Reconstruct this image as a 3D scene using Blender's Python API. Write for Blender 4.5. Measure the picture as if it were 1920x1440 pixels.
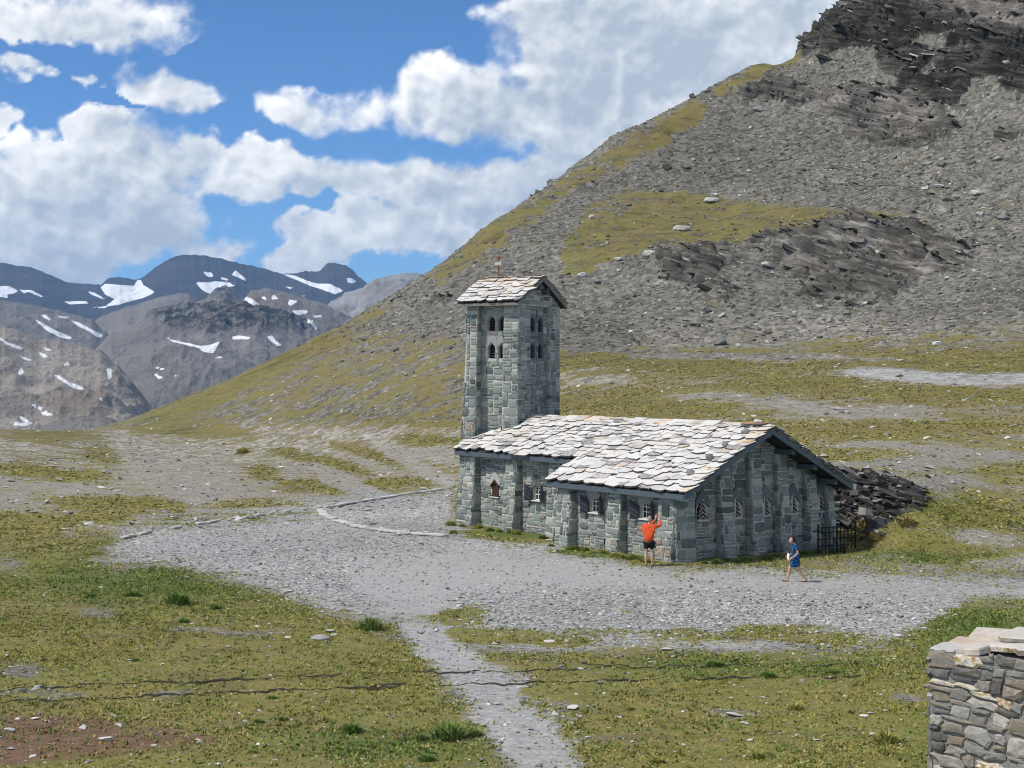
import bpy, bmesh, math, random
import numpy as np
from mathutils import Vector, Matrix
R = math.radians
random.seed(7); rng = np.random.default_rng(11)
sc = bpy.context.scene
for o in list(bpy.data.objects): bpy.data.objects.remove(o)
COL = sc.collection

# ------------------------------------------------------------------ camera
F, CX, HY, CH = 2884.0, 960.0, 700.0, 6.67        # focal length and horizon of a 1920 px wide frame, eye height
cam_d = bpy.data.cameras.new('camera'); cam = bpy.data.objects.new('camera', cam_d); COL.objects.link(cam)
cam.location = (0, 0, CH); cam.rotation_euler = (R(90), 0, 0)
cam_d.sensor_width = 36; cam_d.lens = F / 1920 * 36; cam_d.shift_y = -20 / 1920
cam_d.clip_start = 0.5; cam_d.clip_end = 60000
sc.camera = cam

# ------------------------------------------------------------------ render and exposure
sc.render.engine = 'CYCLES'
sc.cycles.use_denoising = True; sc.cycles.filter_width = 1.05
sc.cycles.use_adaptive_sampling = True; sc.cycles.adaptive_threshold = 0.012
sc.cycles.max_bounces = 5; sc.cycles.diffuse_bounces = 3; sc.cycles.volume_bounces = 1
sc.cycles.sample_clamp_indirect = 4
sc.view_settings.view_transform = 'Standard'; sc.view_settings.look = 'None'
sc.view_settings.exposure = 0.35; sc.view_settings.gamma = 1.0; sc.view_settings.use_curve_mapping = False

# ------------------------------------------------------------------ sun
SUN_AZ = R(-111); SUN_EL = R(54)                    # azimuth from the view direction (+Y), negative is left
sd = Vector((math.sin(SUN_AZ) * math.cos(SUN_EL), math.cos(SUN_AZ) * math.cos(SUN_EL), math.sin(SUN_EL)))
sun_d = bpy.data.lights.new('sun', 'SUN'); sun_d.energy = 3.3; sun_d.angle = R(4.0); sun_d.color = (1.0, 0.935, 0.83)
sun = bpy.data.objects.new('sun', sun_d); COL.objects.link(sun)
sun.rotation_euler = sd.to_track_quat('Z', 'Y').to_euler(); sun.location = (-60, 10, 90)

# ------------------------------------------------------------------ node helpers
class NT:
    def __init__(s, tree): s.t = tree; s.t.nodes.clear()
    def n(s, typ, ins=None, **kw):
        nd = s.t.nodes.new(typ)
        for k, v in kw.items(): setattr(nd, k, v)
        for k, v in (ins or {}).items(): s.set(nd.inputs[k], v)
        return nd
    def set(s, sock, v):
        if isinstance(v, bpy.types.NodeSocket): s.t.links.new(v, sock)
        elif isinstance(v, bpy.types.Node): s.t.links.new(v.outputs[0], sock)
        else:
            if hasattr(sock.default_value, '__len__') and not hasattr(v, '__len__'): v = [v] * len(sock.default_value)
            if hasattr(sock.default_value, '__len__') and len(sock.default_value) == 4 and len(v) == 3: v = (*v, 1)
            sock.default_value = v
    def m(s, op, a, b=0.0, c=0.0, clamp=False):
        return s.n('ShaderNodeMath', {0: a, 1: b, 2: c}, operation=op, use_clamp=clamp).outputs[0]
    def v(s, op, a, b=(0, 0, 0)):
        nd = s.n('ShaderNodeVectorMath', {0: a, 1: b}, operation=op)
        return nd.outputs['Value'] if op in ('DOT_PRODUCT', 'LENGTH') else nd.outputs[0]
    def mr(s, x, a, b, c=0.0, d=1.0, smooth=True):
        return s.n('ShaderNodeMapRange', {0: x, 1: a, 2: b, 3: c, 4: d}, interpolation_type='SMOOTHSTEP' if smooth else 'LINEAR').outputs[0]
    def mix(s, f, a, b, blend='MIX'):
        nd = s.n('ShaderNodeMix', data_type='RGBA', blend_type=blend)
        s.set(nd.inputs[0], f); s.set(nd.inputs[6], a); s.set(nd.inputs[7], b)
        return nd.outputs[2]
    def noise(s, vec, scale, detail=4, rough=0.55, dist=0.0, dims='3D', out=0):
        nd = s.n('ShaderNodeTexNoise', {'Scale': scale, 'Detail': detail, 'Roughness': rough, 'Distortion': dist}, noise_dimensions=dims)
        if vec is not None: s.set(nd.inputs['Vector'], vec)
        return nd.outputs[out]
    def ramp(s, x, stops, interp='LINEAR'):
        nd = s.n('ShaderNodeValToRGB', {0: x}); r = nd.color_ramp; r.interpolation = interp
        while len(r.elements) > len(stops): r.elements.remove(r.elements[-1])
        while len(r.elements) < len(stops): r.elements.new(1.0)
        for e, (p, c) in zip(r.elements, stops): e.position = p; e.color = (*c, 1)
        return nd.outputs[0]
    def attr(s, name, out='Fac'):
        return s.n('ShaderNodeAttribute', attribute_name=name).outputs[out]

# ------------------------------------------------------------------ world: Nishita sky with cumulus
world = bpy.data.worlds.new('World'); sc.world = world; world.use_nodes = True
def px_blob(px, py, rx, ry, w=1.0):
    return ((px - CX) / F, (HY - py) / F, rx / F, ry / F, w)
CLOUDS = [px_blob(*b) for b in [
    (90, 35, 330, 105, 1.15), (40, 140, 105, 42, .8), (160, 155, 48, 26, .6), (305, 155, 92, 58, .9), (365, 175, 70, 50, .8), (0, 235, 60, 50, .8),
    (235, 300, 150, 105, 1.1), (60, 350, 190, 115, 1.1), (340, 310, 130, 90, 1.0), (270, 420, 160, 120, 1.0), (90, 450, 220, 150, 1.1),
    (480, 325, 150, 75, 1.0), (640, 335, 170, 70, 1.0), (800, 350, 170, 75, 1.0), (960, 330, 120, 75, 1.0),
    (590, 450, 110, 60, .95), (720, 430, 150, 80, 1.0), (900, 430, 200, 110, 1.0), (560, 500, 120, 40, .7), (390, 480, 90, 60, .7),
    (550, 205, 110, 60, .95), (690, 200, 110, 65, .9), (800, 175, 120, 92, 1.1), (930, 195, 200, 95, 1.1), (1110, 215, 220, 110, 1.1), (1060, 110, 180, 130, 1.0),
    (1240, 110, 260, 190, 1.2), (1160, 150, 190, 140, 1.1), (1200, -10, 150, 100, 1.1), (1100, 20, 120, 80, 1.0), (1000, 30, 120, 60, .7), (1450, 30, 260, 190, 1.1), (1080, 320, 170, 70, .9), (1700, -120, 350, 200, 1.0), (1150, -120, 300, 150, .9)]]
wt = NT(world.node_tree)
sky = wt.n('ShaderNodeTexSky', sky_type='NISHITA', sun_disc=False, sun_elevation=SUN_EL, sun_rotation=SUN_AZ, altitude=2700, air_density=1.0, dust_density=0.6, ozone_density=3.2)
skyc = wt.v('MULTIPLY', sky.outputs[0], (.052, .078, .102))
bg = wt.n('ShaderNodeBackground', {'Color': skyc, 'Strength': 1.0})
wo = wt.n('ShaderNodeOutputWorld'); wt.set(wo.inputs[0], bg)

# ------------------------------------------------------------------ object helpers
def tag(o, label=None, cat=None, group=None, kind=None):
    for k, v in (('label', label), ('category', cat), ('group', group), ('kind', kind)):
        if v: o[k] = v
    return o
def link(o, parent=None):
    COL.objects.link(o)
    if parent is not None: o.parent = parent
    return o
def empty(name, loc, rz=0.0):
    o = bpy.data.objects.new(name, None); o.empty_display_size = .3; o.location = loc; o.rotation_euler = (0, 0, rz); COL.objects.link(o)
    return o
def np_mesh(name, co, faces, mat=None, smooth=False, attrs=None):
    """co (n,3); faces (m,k) index array with k = 3 or 4; attrs {name: (n,) floats or (n,3) colours}"""
    me = bpy.data.meshes.new(name); co = np.ascontiguousarray(co, np.float32); faces = np.ascontiguousarray(faces, np.int32)
    n, (m, k) = len(co), faces.shape
    me.vertices.add(n); me.vertices.foreach_set('co', co.ravel())
    me.loops.add(m * k); me.loops.foreach_set('vertex_index', faces.ravel())
    me.polygons.add(m); me.polygons.foreach_set('loop_start', np.arange(0, m * k, k, dtype=np.int32))
    me.update(calc_edges=True)
    me.polygons.foreach_set('use_smooth', np.full(m, smooth, bool))
    for a, val in (attrs or {}).items():
        val = np.ascontiguousarray(val, np.float32)
        if val.ndim == 1:
            at = me.attributes.new(a, 'FLOAT', 'POINT'); at.data.foreach_set('value', val)
        else:
            at = me.attributes.new(a, 'FLOAT_COLOR', 'POINT'); at.data.foreach_set('color', np.c_[val, np.ones(len(val), np.float32)].astype(np.float32).ravel())
    if mat: me.materials.append(mat)
    return me
def py_mesh(name, vs, fs, mat=None, smooth=False):
    me = bpy.data.meshes.new(name); me.from_pydata([tuple(v) for v in vs], [], fs); me.update()
    if smooth: me.polygons.foreach_set('use_smooth', np.ones(len(fs), bool))
    if mat: me.materials.append(mat)
    return me
def obj(name, me, parent=None, matrix=None):
    o = bpy.data.objects.new(name, me); link(o, parent)
    if matrix is not None: o.matrix_local = matrix
    return o
class MB:
    """collects polygons in world coordinates"""
    def __init__(s): s.v = []; s.f = []
    def add(s, vs, fs):
        b = len(s.v); s.v += [Vector(v) for v in vs]; s.f += [[b + i for i in f] for f in fs]; return s
    def prism(s, poly, ext):
        """closed prism: planar polygon of Vectors, extruded by vector ext"""
        n = len(poly); ext = Vector(ext); vs = [Vector(p) for p in poly] + [Vector(p) + ext for p in poly]
        fs = [list(range(n))[::-1], list(range(n, 2 * n))] + [[i, (i + 1) % n, n + (i + 1) % n, n + i] for i in range(n)]
        return s.add(vs, fs)
    def box(s, o, a, b, c):
        """box with corner o and edge vectors a, b, c"""
        o, a, b, c = Vector(o), Vector(a), Vector(b), Vector(c)
        return s.prism([o, o + a, o + a + b, o + b], c)
    def tube(s, p, q, r0, r1, seg=8):
        p, q = Vector(p), Vector(q); d = (q - p).normalized(); a = d.orthogonal().normalized(); b = d.cross(a)
        vs = [c + (a * math.cos(2 * math.pi * i / seg) + b * math.sin(2 * math.pi * i / seg)) * r for c, r in ((p, r0), (q, r1)) for i in range(seg)]
        fs = [[i, (i + 1) % seg, seg + (i + 1) % seg, seg + i] for i in range(seg)] + [list(range(seg))[::-1], list(range(seg, 2 * seg))]
        return s.add(vs, fs)
    def build(s, name, mat, parent=None, origin=(0, 0, 0), smooth=False, bevel=0.0):
        L = Vector(origin)
        bm = bmesh.new(); vv = [bm.verts.new(v - L) for v in s.v]
        for f in s.f:
            try: bm.faces.new([vv[i] for i in f])
            except ValueError: pass
        bmesh.ops.recalc_face_normals(bm, faces=bm.faces)
        if bevel: bmesh.ops.bevel(bm, geom=bm.edges[:], offset=bevel, segments=1, affect='EDGES')
        me = bpy.data.meshes.new(name); bm.to_mesh(me); bm.free()
        if smooth: me.polygons.foreach_set('use_smooth', np.ones(len(me.polygons), bool))
        me.materials.append(mat)
        return obj(name, me, parent)

# ------------------------------------------------------------------ numpy noise
def _h(ix, iy, iz, seed):
    h = (ix.astype(np.int64) * 374761393 + iy.astype(np.int64) * 668265263 + iz.astype(np.int64) * 2147483647 + seed * 1274126177) & 0xffffffff
    h = ((h ^ (h >> 13)) * 1274126177) & 0xffffffff
    h = ((h ^ (h >> 16)) * 2246822519) & 0xffffffff
    return ((h ^ (h >> 15)) & 0xffff).astype(np.float32) / 32767.5 - 1.0
def vnoise(x, y, z=None, seed=0):
    x = np.asarray(x, np.float64); y = np.asarray(y, np.float64)
    ix, iy = np.floor(x), np.floor(y); fx, fy = x - ix, y - iy
    ux, uy = fx ** 3 * (fx * (fx * 6 - 15) + 10), fy ** 3 * (fy * (fy * 6 - 15) + 10)
    if z is None:
        z0 = np.zeros_like(ix); L = []
        for dy in (0, 1):
            a, b = _h(ix, iy + dy, z0, seed), _h(ix + 1, iy + dy, z0, seed); L.append(a + (b - a) * ux)
        return L[0] + (L[1] - L[0]) * uy
    z = np.asarray(z, np.float64); iz = np.floor(z); fz = z - iz; uz = fz ** 3 * (fz * (fz * 6 - 15) + 10)
    L = []
    for dz in (0, 1):
        M = []
        for dy in (0, 1):
            a, b = _h(ix, iy + dy, iz + dz, seed), _h(ix + 1, iy + dy, iz + dz, seed); M.append(a + (b - a) * ux)
        L.append(M[0] + (M[1] - M[0]) * uy)
    return L[0] + (L[1] - L[0]) * uz
def fbm(x, y, z=None, oct=4, gain=.5, seed=0, ridged=False):
    t = 0; a = 1.0; s = 1.0; tot = 0
    for i in range(oct):
        n = vnoise(x * s + 17.3 * i, y * s - 9.1 * i, None if z is None else z * s + 3.7 * i, seed + i)
        if ridged: n = 1 - 2 * np.abs(n)
        t = t + a * n; tot += a; a *= gain; s *= 2.03
    return t / tot
def sstep(x, a, b):
    t = np.clip((x - a) / (b - a), 0, 1); return t * t * (3 - 2 * t)
def poly_sd(px, py, poly):
    """signed distance, positive inside"""
    P = np.array(poly, float); d2 = np.full(px.shape, 1e18); inside = np.zeros(px.shape, bool)
    for i in range(len(P)):
        a, b = P[i], P[(i + 1) % len(P)]; e = b - a; wx, wy = px - a[0], py - a[1]
        t = np.clip((wx * e[0] + wy * e[1]) / max(e @ e, 1e-9), 0, 1)
        d2 = np.minimum(d2, (wx - t * e[0]) ** 2 + (wy - t * e[1]) ** 2)
        c = (a[1] <= py) != (b[1] <= py)
        with np.errstate(divide='ignore', invalid='ignore'):
            inside ^= c & (px < a[0] + (py - a[1]) * e[0] / (e[1] if e[1] else 1e-9))
    return np.where(inside, 1, -1) * np.sqrt(d2)
def region(px, py, poly, feather):
    P = np.array(poly, float); out = np.zeros(px.shape)
    m = (px > P[:, 0].min() - feather) & (px < P[:, 0].max() + feather) & (py > P[:, 1].min() - feather) & (py < P[:, 1].max() + feather)
    if m.any(): out[m] = sstep(poly_sd(px[m], py[m], poly), -feather, feather)
    return out
def blob(px, py, cx, cy, rx, ry, ang=0.0):
    c, s = math.cos(R(ang)), math.sin(R(ang)); dx, dy = px - cx, py - cy
    return np.exp(-(((dx * c + dy * s) / rx) ** 2 + ((-dx * s + dy * c) / ry) ** 2))

# ------------------------------------------------------------------ chapel frame
TH = R(34.8)
D2 = Vector((math.cos(TH), math.sin(TH), 0)); D1 = Vector((-math.sin(TH), math.cos(TH), 0)); UP = Vector((0, 0, 1))
P0 = Vector((6.01, 53.5, 0))                       # below the near corner of the eaves
def C(u, v, z=0.0): return P0 + D1 * u + D2 * v + UP * z
def to_uv(x, y):
    dx, dy = x - P0.x, y - P0.y
    return dx * D1.x + dy * D1.y, dx * D2.x + dy * D2.y

# ------------------------------------------------------------------ terrain height
def U(px, py, Y): return ((px - CX) / F * Y, Y, CH - (py - HY) / F * Y)
ctrl = []
def cp(px, py, Y): ctrl.append(U(px, py, Y))
def cz(x, y, z): ctrl.append((x, y, z))
for x in (-6, 0, 6): cz(x, 0, 4.6); cz(x, 5, 3.4); cz(x, 14, 1.1)
for px in (-500, 0, 500, 960, 1500, 1920, 2500):
    cz((px - CX) / F * 26, 26, .0)
for px, py, Y in [(0, 1200, 38.5), (480, 1200, 38.4), (960, 1200, 38.4), (1400, 1200, 39), (1800, 1200, 39.5), (1217, 1062, 53.1), (1490, 1091, 50.5), (1920, 1112, 48.5),
                  (700, 1062, 53), (300, 1050, 55), (0, 1040, 57), (860, 997, 64), (600, 958, 75), (240, 1005, 62.5), (0, 960, 73), (850, 915, 89), (-500, 960, 73), (-500, 1050, 55),
                  (0, 870, 110), (400, 870, 112), (760, 870, 110), (0, 808, 165), (240, 797, 180), (430, 800, 165), (650, 800, 150), (860, 790, 140), (-500, 808, 165),
                  (1600, 1005, 58.5), (1790, 965, 60), (1700, 872, 74), (1760, 900, 66), (1900, 1040, 55), (1900, 950, 65), (1900, 850, 83), (1900, 760, 105), (1900, 705, 122), (1600, 692, 132),
                  (1200, 690, 140), (1100, 790, 108), (1400, 790, 100), (1050, 700, 142), (1250, 740, 118), (1600, 780, 100), (2300, 950, 65), (2300, 705, 118), (2300, 1060, 53),
                  (1150, 662, 150), (1350, 662, 150), (1550, 662, 147), (1750, 665, 141), (1920, 670, 136), (2300, 650, 130),
                  (700, 690, 165), (500, 745, 172), (860, 690, 152), (860, 600, 172), (960, 560, 178), (1100, 560, 172), (1300, 560, 168), (1300, 470, 184), (1500, 560, 165), (1500, 460, 184),
                  (1700, 560, 160), (1700, 440, 182), (1920, 560, 152), (1920, 440, 172), (1100, 480, 186), (1250, 415, 197), (1400, 392, 200), (1600, 395, 194), (1150, 345, 213), (1300, 330, 213),
                  (1500, 320, 210), (1700, 320, 203), (1920, 320, 190), (1400, 220, 228), (1550, 220, 226), (1700, 220, 220), (1920, 220, 203), (1550, 110, 238), (1700, 100, 229), (1850, 100, 214), (1920, 100, 212),
                  (1620, -20, 246), (1750, -10, 236), (1920, -10, 222), (2300, 300, 178), (2300, 100, 196), (2300, 500, 155), (2300, -60, 212), (2100, -120, 226)]:
    cp(px, py, Y)
SIL = [(240, 792, 191), (330, 752, 192), (430, 705, 193), (520, 660, 194), (600, 622, 195), (700, 568, 198), (800, 508, 202), (880, 450, 206), (960, 398, 211), (1040, 345, 217), (1160, 265, 225), (1290, 187, 234), (1400, 128, 241), (1500, 104, 247), (1530, 60, 250), (1600, 4, 253), (1680, -60, 256), (1800, -140, 260), (2000, -220, 262), (2300, -280, 262)]
for px, py, Y in SIL:
    cp(px, py, Y); x, y, z = U(px, py, Y); k = 1 + 26 / Y
    cz(x * (1 + 22 / Y), y + 22, z - 7); cz(x * (1 + 80 / Y), y + 80, z - 48)
for px in (-500, -100, 120, 240):
    x, y, z = U(px, 802, 188); cz(x * 1.2, y * 1.2, z - 6); cz(x * 1.5, y * 1.5, z - 40)
for u_, v_, z_ in ((.6, 12.2, 2.3), (5, 12.4, 2.5), (2, 14.5, 2.5), (10, 12.5, 2.6), (-2.2, 12.4, 1.0)):
    q_ = C(u_, v_); cz(q_.x, q_.y, z_)
ctrl = np.array(ctrl)
class TPS:
    def __init__(s, pts, lam=0.0):
        s.c = pts[:, :2] / 50.0; n = len(s.c); d = ((s.c[:, None] - s.c[None]) ** 2).sum(2)
        K = np.where(d > 0, d * np.log(d + 1e-12), 0) + lam * np.eye(n); Pm = np.c_[np.ones(n), s.c]
        A = np.zeros((n + 3, n + 3)); A[:n, :n] = K; A[:n, n:] = Pm; A[n:, :n] = Pm.T
        s.w = np.linalg.solve(A, np.r_[pts[:, 2], 0, 0, 0])
    def __call__(s, x, y):
        x = np.asarray(x, float) / 50; y = np.asarray(y, float) / 50; out = s.w[-3] + s.w[-2] * x + s.w[-1] * y
        for (a, b), w in zip(s.c, s.w):
            d = (x - a) ** 2 + (y - b) ** 2; out = out + w * d * np.log(d + 1e-12)
        return out
tps = TPS(ctrl, 2e-3)
def height(x, y):
    x = np.asarray(x, float); y = np.asarray(y, float)
    z = tps(x, y)
    far = sstep(y, 60, 130)
    z = z + .10 * fbm(x / 7, y / 7, oct=4, seed=3) * (1 - far * .2) + far * .9 * fbm(x / 26, y / 26, oct=5, seed=5)
    hill = sstep(z, 9, 20)
    z = z + hill * 1.6 * fbm(x / 15, y / 15, oct=4, seed=9)
    u, v = to_uv(x, y)
    yard = sstep(u, -2.6, -.2) * (1 - sstep(u, 18.2, 21)) * sstep(v, -3.0, -.5) * (1 - sstep(v, 8.7, 9.2))
    z = z + (0.0 + .05 * fbm(x / 3, y / 3, oct=3, seed=8) - z) * yard
    trench = sstep(u, -.7, .5) * (1 - sstep(u, 15, 18)) * sstep(v, 8.2, 8.7) * (1 - sstep(v, 9.3, 12.2))
    z = z + (0.15 - z) * trench
    return z
def hz(x, y): return float(height(np.array([x]), np.array([y]))[0])
def hit(px, py, y0=20.0, y1=300.0):
    """ground point seen at a place of the photograph"""
    Y = np.exp(np.linspace(math.log(y0), math.log(y1), 1500)); x = (px - CX) / F * Y; ray = CH - (py - HY) / F * Y
    d = ray - height(x, Y); i = int(np.argmax(d < 0)) if (d < 0).any() else len(Y) - 1
    if i > 0:
        t = d[i - 1] / (d[i - 1] - d[i] + 1e-9); yy = Y[i - 1] + t * (Y[i] - Y[i - 1])
    else: yy = Y[i]
    xx = (px - CX) / F * yy
    return Vector((xx, yy, hz(xx, yy)))

# ------------------------------------------------------------------ materials
def new_mat(name):
    m = bpy.data.materials.new(name); m.use_nodes = True; t = NT(m.node_tree)
    return m, t
def finish(t, color, rough=.85, bump=None, bump_d=.02, bump_s=.5, spec=.3, metal=0.0, extra=None):
    b = t.n('ShaderNodeBsdfPrincipled', {'Base Color': color, 'Roughness': rough, 'Specular IOR Level': spec, 'Metallic': metal})
    if bump is not None:
        nd = t.n('ShaderNodeBump', {'Strength': bump_s, 'Distance': bump_d, 'Height': bump}); t.set(b.inputs['Normal'], nd)
    for k, v in (extra or {}).items(): t.set(b.inputs[k], v)
    o = t.n('ShaderNodeOutputMaterial'); t.set(o.inputs[0], b)
def simple(name, col, rough=.7, var=.15, scale=8.0, metal=0.0, spec=.3, bump=.3, bump_d=.01):
    m, t = new_mat(name); g = t.n('ShaderNodeTexCoord').outputs['Object']
    n = t.noise(g, scale, 5, .6)
    c = t.mix(n, [x * (1 - var) for x in col], [min(1, x * (1 + var)) for x in col])
    finish(t, c, rough, n, bump_d, bump, spec, metal)
    return m

# ---- ground
def terrain_material():
    m, t = new_mat('mountain_ground')
    g = t.n('ShaderNodeTexCoord').outputs['Object']
    A = lambda k: t.attr(k)
    grass, gravel, rock, warm, rust, dark, lush = A('grass'), A('gravel'), A('rock'), A('warm'), A('rust'), A('dark'), A('lush')
    far = t.mr(t.n('ShaderNodeSeparateXYZ', {0: g}).outputs[1], 60, 150)
    flat = t.v('MULTIPLY', g, (.7, 1.0, 1.0))
    stk = t.noise(t.v('MULTIPLY', g, (.16, .55, .55)), 1.0, 5, .65); nL = t.noise(flat, .13, 4, .6); nM = t.noise(flat, .75, 5, .65); nS = t.noise(g, 5.0, 5, .65); nF = t.noise(g, 24, 4, .7)
    br = t.m('ADD', t.m('ADD', t.m('MULTIPLY', t.m('SUBTRACT', stk, .5), t.m('MULTIPLY_ADD', far, 1.3, .3)), t.m('MULTIPLY', t.m('SUBTRACT', nM, .5), 1.15)), t.m('MULTIPLY', t.m('SUBTRACT', nS, .5), .8))
    gm = t.mr(t.m('ADD', grass, br), .36, .62)
    # stones: cellular pebbles, two sizes
    v1 = t.n('ShaderNodeTexVoronoi', {'Vector': g, 'Scale': 9.0, 'Randomness': 1.0}); v2 = t.n('ShaderNodeTexVoronoi', {'Vector': g, 'Scale': 2.2, 'Randomness': 1.0})
    vm = t.mix(far, v1.outputs['Color'], v2.outputs['Color']); vr = t.n('ShaderNodeSeparateColor', {0: vm}).outputs[0]
    peb = t.m('ADD', t.m('MULTIPLY', vr, .55), t.m('MULTIPLY', nF, .45))
    cool = t.ramp(t.m('ADD', peb, t.m('MULTIPLY', t.m('SUBTRACT', nL, .5), .5)), [(.12, (.135, .135, .13)), (.42, (.285, .285, .275)), (.72, (.40, .40, .385)), (.95, (.68, .67, .65))])
    warmc = t.ramp(peb, [(.12, (.10, .092, .072)), (.42, (.235, .22, .18)), (.72, (.345, .325, .275)), (.95, (.58, .555, .50))])
    bigt = t.noise(t.v('MULTIPLY', g, (.05, .05, .11)), 1.0, 5, .6); scree = t.ramp(t.m('ADD', peb, t.m('MULTIPLY', t.m('SUBTRACT', bigt, .5), .55)), [(.15, (.052, .050, .043)), (.45, (.128, .123, .106)), (.75, (.20, .191, .166)), (.97, (.40, .388, .35))])
    cool = t.mix(t.m('MULTIPLY', A('smooth'), t.mr(nL, .30, .60, .45, .9)), cool, t.mix(nF, (.31, .31, .30), (.40, .40, .385))); stone = t.mix(warm, scree, warmc); stone = t.mix(t.mr(t.m('ADD', gravel, t.m('MULTIPLY', t.m('SUBTRACT', nM, .5), .6)), .3, .7), stone, cool)
    # grass
    gr = t.ramp(t.m('ADD', t.m('ADD', t.m('MULTIPLY', nM, .45), t.m('MULTIPLY', nS, .35)), t.m('MULTIPLY_ADD', nF, .55, -.175)), [(.3, (.080, .078, .022)), (.48, (.168, .164, .044)), (.62, (.25, .235, .066)), (.78, (.345, .30, .11))])
    gl = t.ramp(t.m('ADD', t.m('MULTIPLY', nS, .6), t.m('MULTIPLY', nF, .4)), [(.3, (.06, .085, .018)), (.6, (.115, .145, .035)), (.8, (.17, .18, .06))])
    gcol = t.mix(t.mr(t.m('ADD', lush, t.m('MULTIPLY', t.m('SUBTRACT', nM, .5), .9)), .3, .75), gr, gl)
    dry = t.mr(t.m('ADD', t.m('MULTIPLY', nL, .7), t.m('MULTIPLY', nM, .4)), .46, .66)
    gcol = t.mix(t.m('MULTIPLY', dry, t.m('SUBTRACT', .75, lush, clamp=True)), gcol, t.mix(nS, (.15, .112, .048), (.255, .195, .085))); gcol = t.mix(t.m('MULTIPLY', far, .42), gcol, t.mix(nM, (.085, .076, .034), (.19, .158, .072))); gcol = t.mix(t.m('MULTIPLY', t.mr(stk, .52, .38), t.m('MULTIPLY', far, .65)), gcol, (.055, .058, .020))
    nB = t.noise(t.v('MULTIPLY', g, (.35, 1.0, 1.0)), .55, 5, .68); gcol = t.mix(t.m('MULTIPLY', t.mr(nB, .54, .66), t.m('MULTIPLY_ADD', far, -.35, .62)), gcol, t.mix(nF, (.085, .066, .034), (.19, .15, .085)))
    thin = t.mr(t.m('ADD', t.m('MULTIPLY', nF, .6), t.m('MULTIPLY', vr, .4)), .60, .75)
    gcol = t.mix(t.m('MULTIPLY', thin, .35), gcol, t.mix(.3, stone, (.17, .15, .11)))
    rs = t.ramp(nS, [(.3, (.105, .066, .042)), (.7, (.215, .135, .085))])
    gcol = t.mix(t.mr(t.m('ADD', rust, t.m('MULTIPLY', t.m('SUBTRACT', nM, .5), 1.1)), .45, .85), gcol, rs)
    col = t.mix(gm, stone, gcol)
    # bedrock: bedding dips to the right
    bed = t.v('MULTIPLY', g, (.32, .32, 1.6)); bsep = t.n('ShaderNodeSeparateXYZ', {0: g})
    bedv = t.n('ShaderNodeCombineXYZ', {0: t.m('MULTIPLY', bsep.outputs[0], .22), 1: t.m('MULTIPLY', bsep.outputs[1], .22), 2: t.m('ADD', t.m('MULTIPLY', bsep.outputs[2], 1.7), t.m('MULTIPLY', bsep.outputs[0], .65))}).outputs[0]
    nb = t.noise(bedv, 1.0, 7, .68, .4); nb2 = t.noise(g, .35, 4, .6)
    nbx = t.m('ADD', t.m('ADD', nb, t.m('MULTIPLY', t.m('SUBTRACT', bigt, .5), .42)), t.m('MINIMUM', A('pale'), 0.0)); rk = t.ramp(nbx, [(.33, (.024, .023, .021)), (.46, (.070, .067, .060)), (.58, (.128, .122, .108)), (.72, (.31, .30, .275))])
    rk = t.mix(t.mr(nb2, .64, .80), rk, t.ramp(nb, [(.3, (.06, .047, .036)), (.55, (.19, .15, .12)), (.8, (.34, .31, .28))]))
    rk = t.mix(t.m('MULTIPLY', t.m('MAXIMUM', A('pale'), 0.0), .85), rk, t.ramp(nb, [(.3, (.09, .078, .068)), (.48, (.25, .225, .205)), (.7, (.44, .41, .38))])); rm = t.mr(t.m('ADD', rock, t.m('MULTIPLY', t.m('SUBTRACT', nM, .5), .9)), .38, .62)
    col = t.mix(t.m('MULTIPLY', rm, t.m('SUBTRACT', 1.0, t.m('MULTIPLY', gm, .55))), col, rk)
    dk = t.ramp(nb, [(.3, (.012, .012, .012)), (.55, (.040, .038, .036)), (.75, (.15, .145, .14))])
    col = t.mix(t.mr(t.m('ADD', dark, t.m('MULTIPLY', t.m('SUBTRACT', nS, .5), .6)), .35, .65), col, dk)
    hgt = t.m('ADD', t.m('MULTIPLY', nS, .5), t.m('ADD', t.m('MULTIPLY', vr, .35), t.m('MULTIPLY', nF, .3)))
    hgt = t.m('ADD', hgt, t.m('MULTIPLY', t.m('MULTIPLY', nb, rm), t.m('ADD', 1.0, t.m('MULTIPLY', far, 7))))
    finish(t, col, .92, hgt, .12, .55, .15)
    return m
M = {}
M['ground'] = terrain_material()
def tone_material(name, stops, rough=.85, bscale=14, bd=.015, spec=.25, lichen=0.0):
    """stone whose tone differs from piece to piece (object random for parts, 'tone' attribute for joined pieces)"""
    m, t = new_mat(name); g = t.n('ShaderNodeTexCoord').outputs['Object']
    geo = t.n('ShaderNodeNewGeometry').outputs['Position']
    tone = t.m('FRACT', t.m('ADD', t.n('ShaderNodeObjectInfo').outputs['Random'], t.attr('tone')))
    n = t.noise(geo, bscale, 6, .65); n2 = t.noise(geo, bscale * .28, 3, .6)
    x = t.m('ADD', t.m('MULTIPLY', tone, .9), t.m('ADD', t.m('MULTIPLY', t.m('SUBTRACT', n, .5), .45), .05), clamp=True)
    c = t.ramp(x, stops)
    if lichen: c = t.mix(t.m('MULTIPLY', t.mr(t.m('ADD', n2, t.m('MULTIPLY', n, .3)), .68, .80), lichen), c, (.45, .26, .09))
    c = t.mix(t.m('MULTIPLY', t.mr(n, .42, .30), .5), c, t.mix(.6, c, (.02, .02, .02)))
    finish(t, c, rough, n, bd, .6, spec)
    return m
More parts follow.
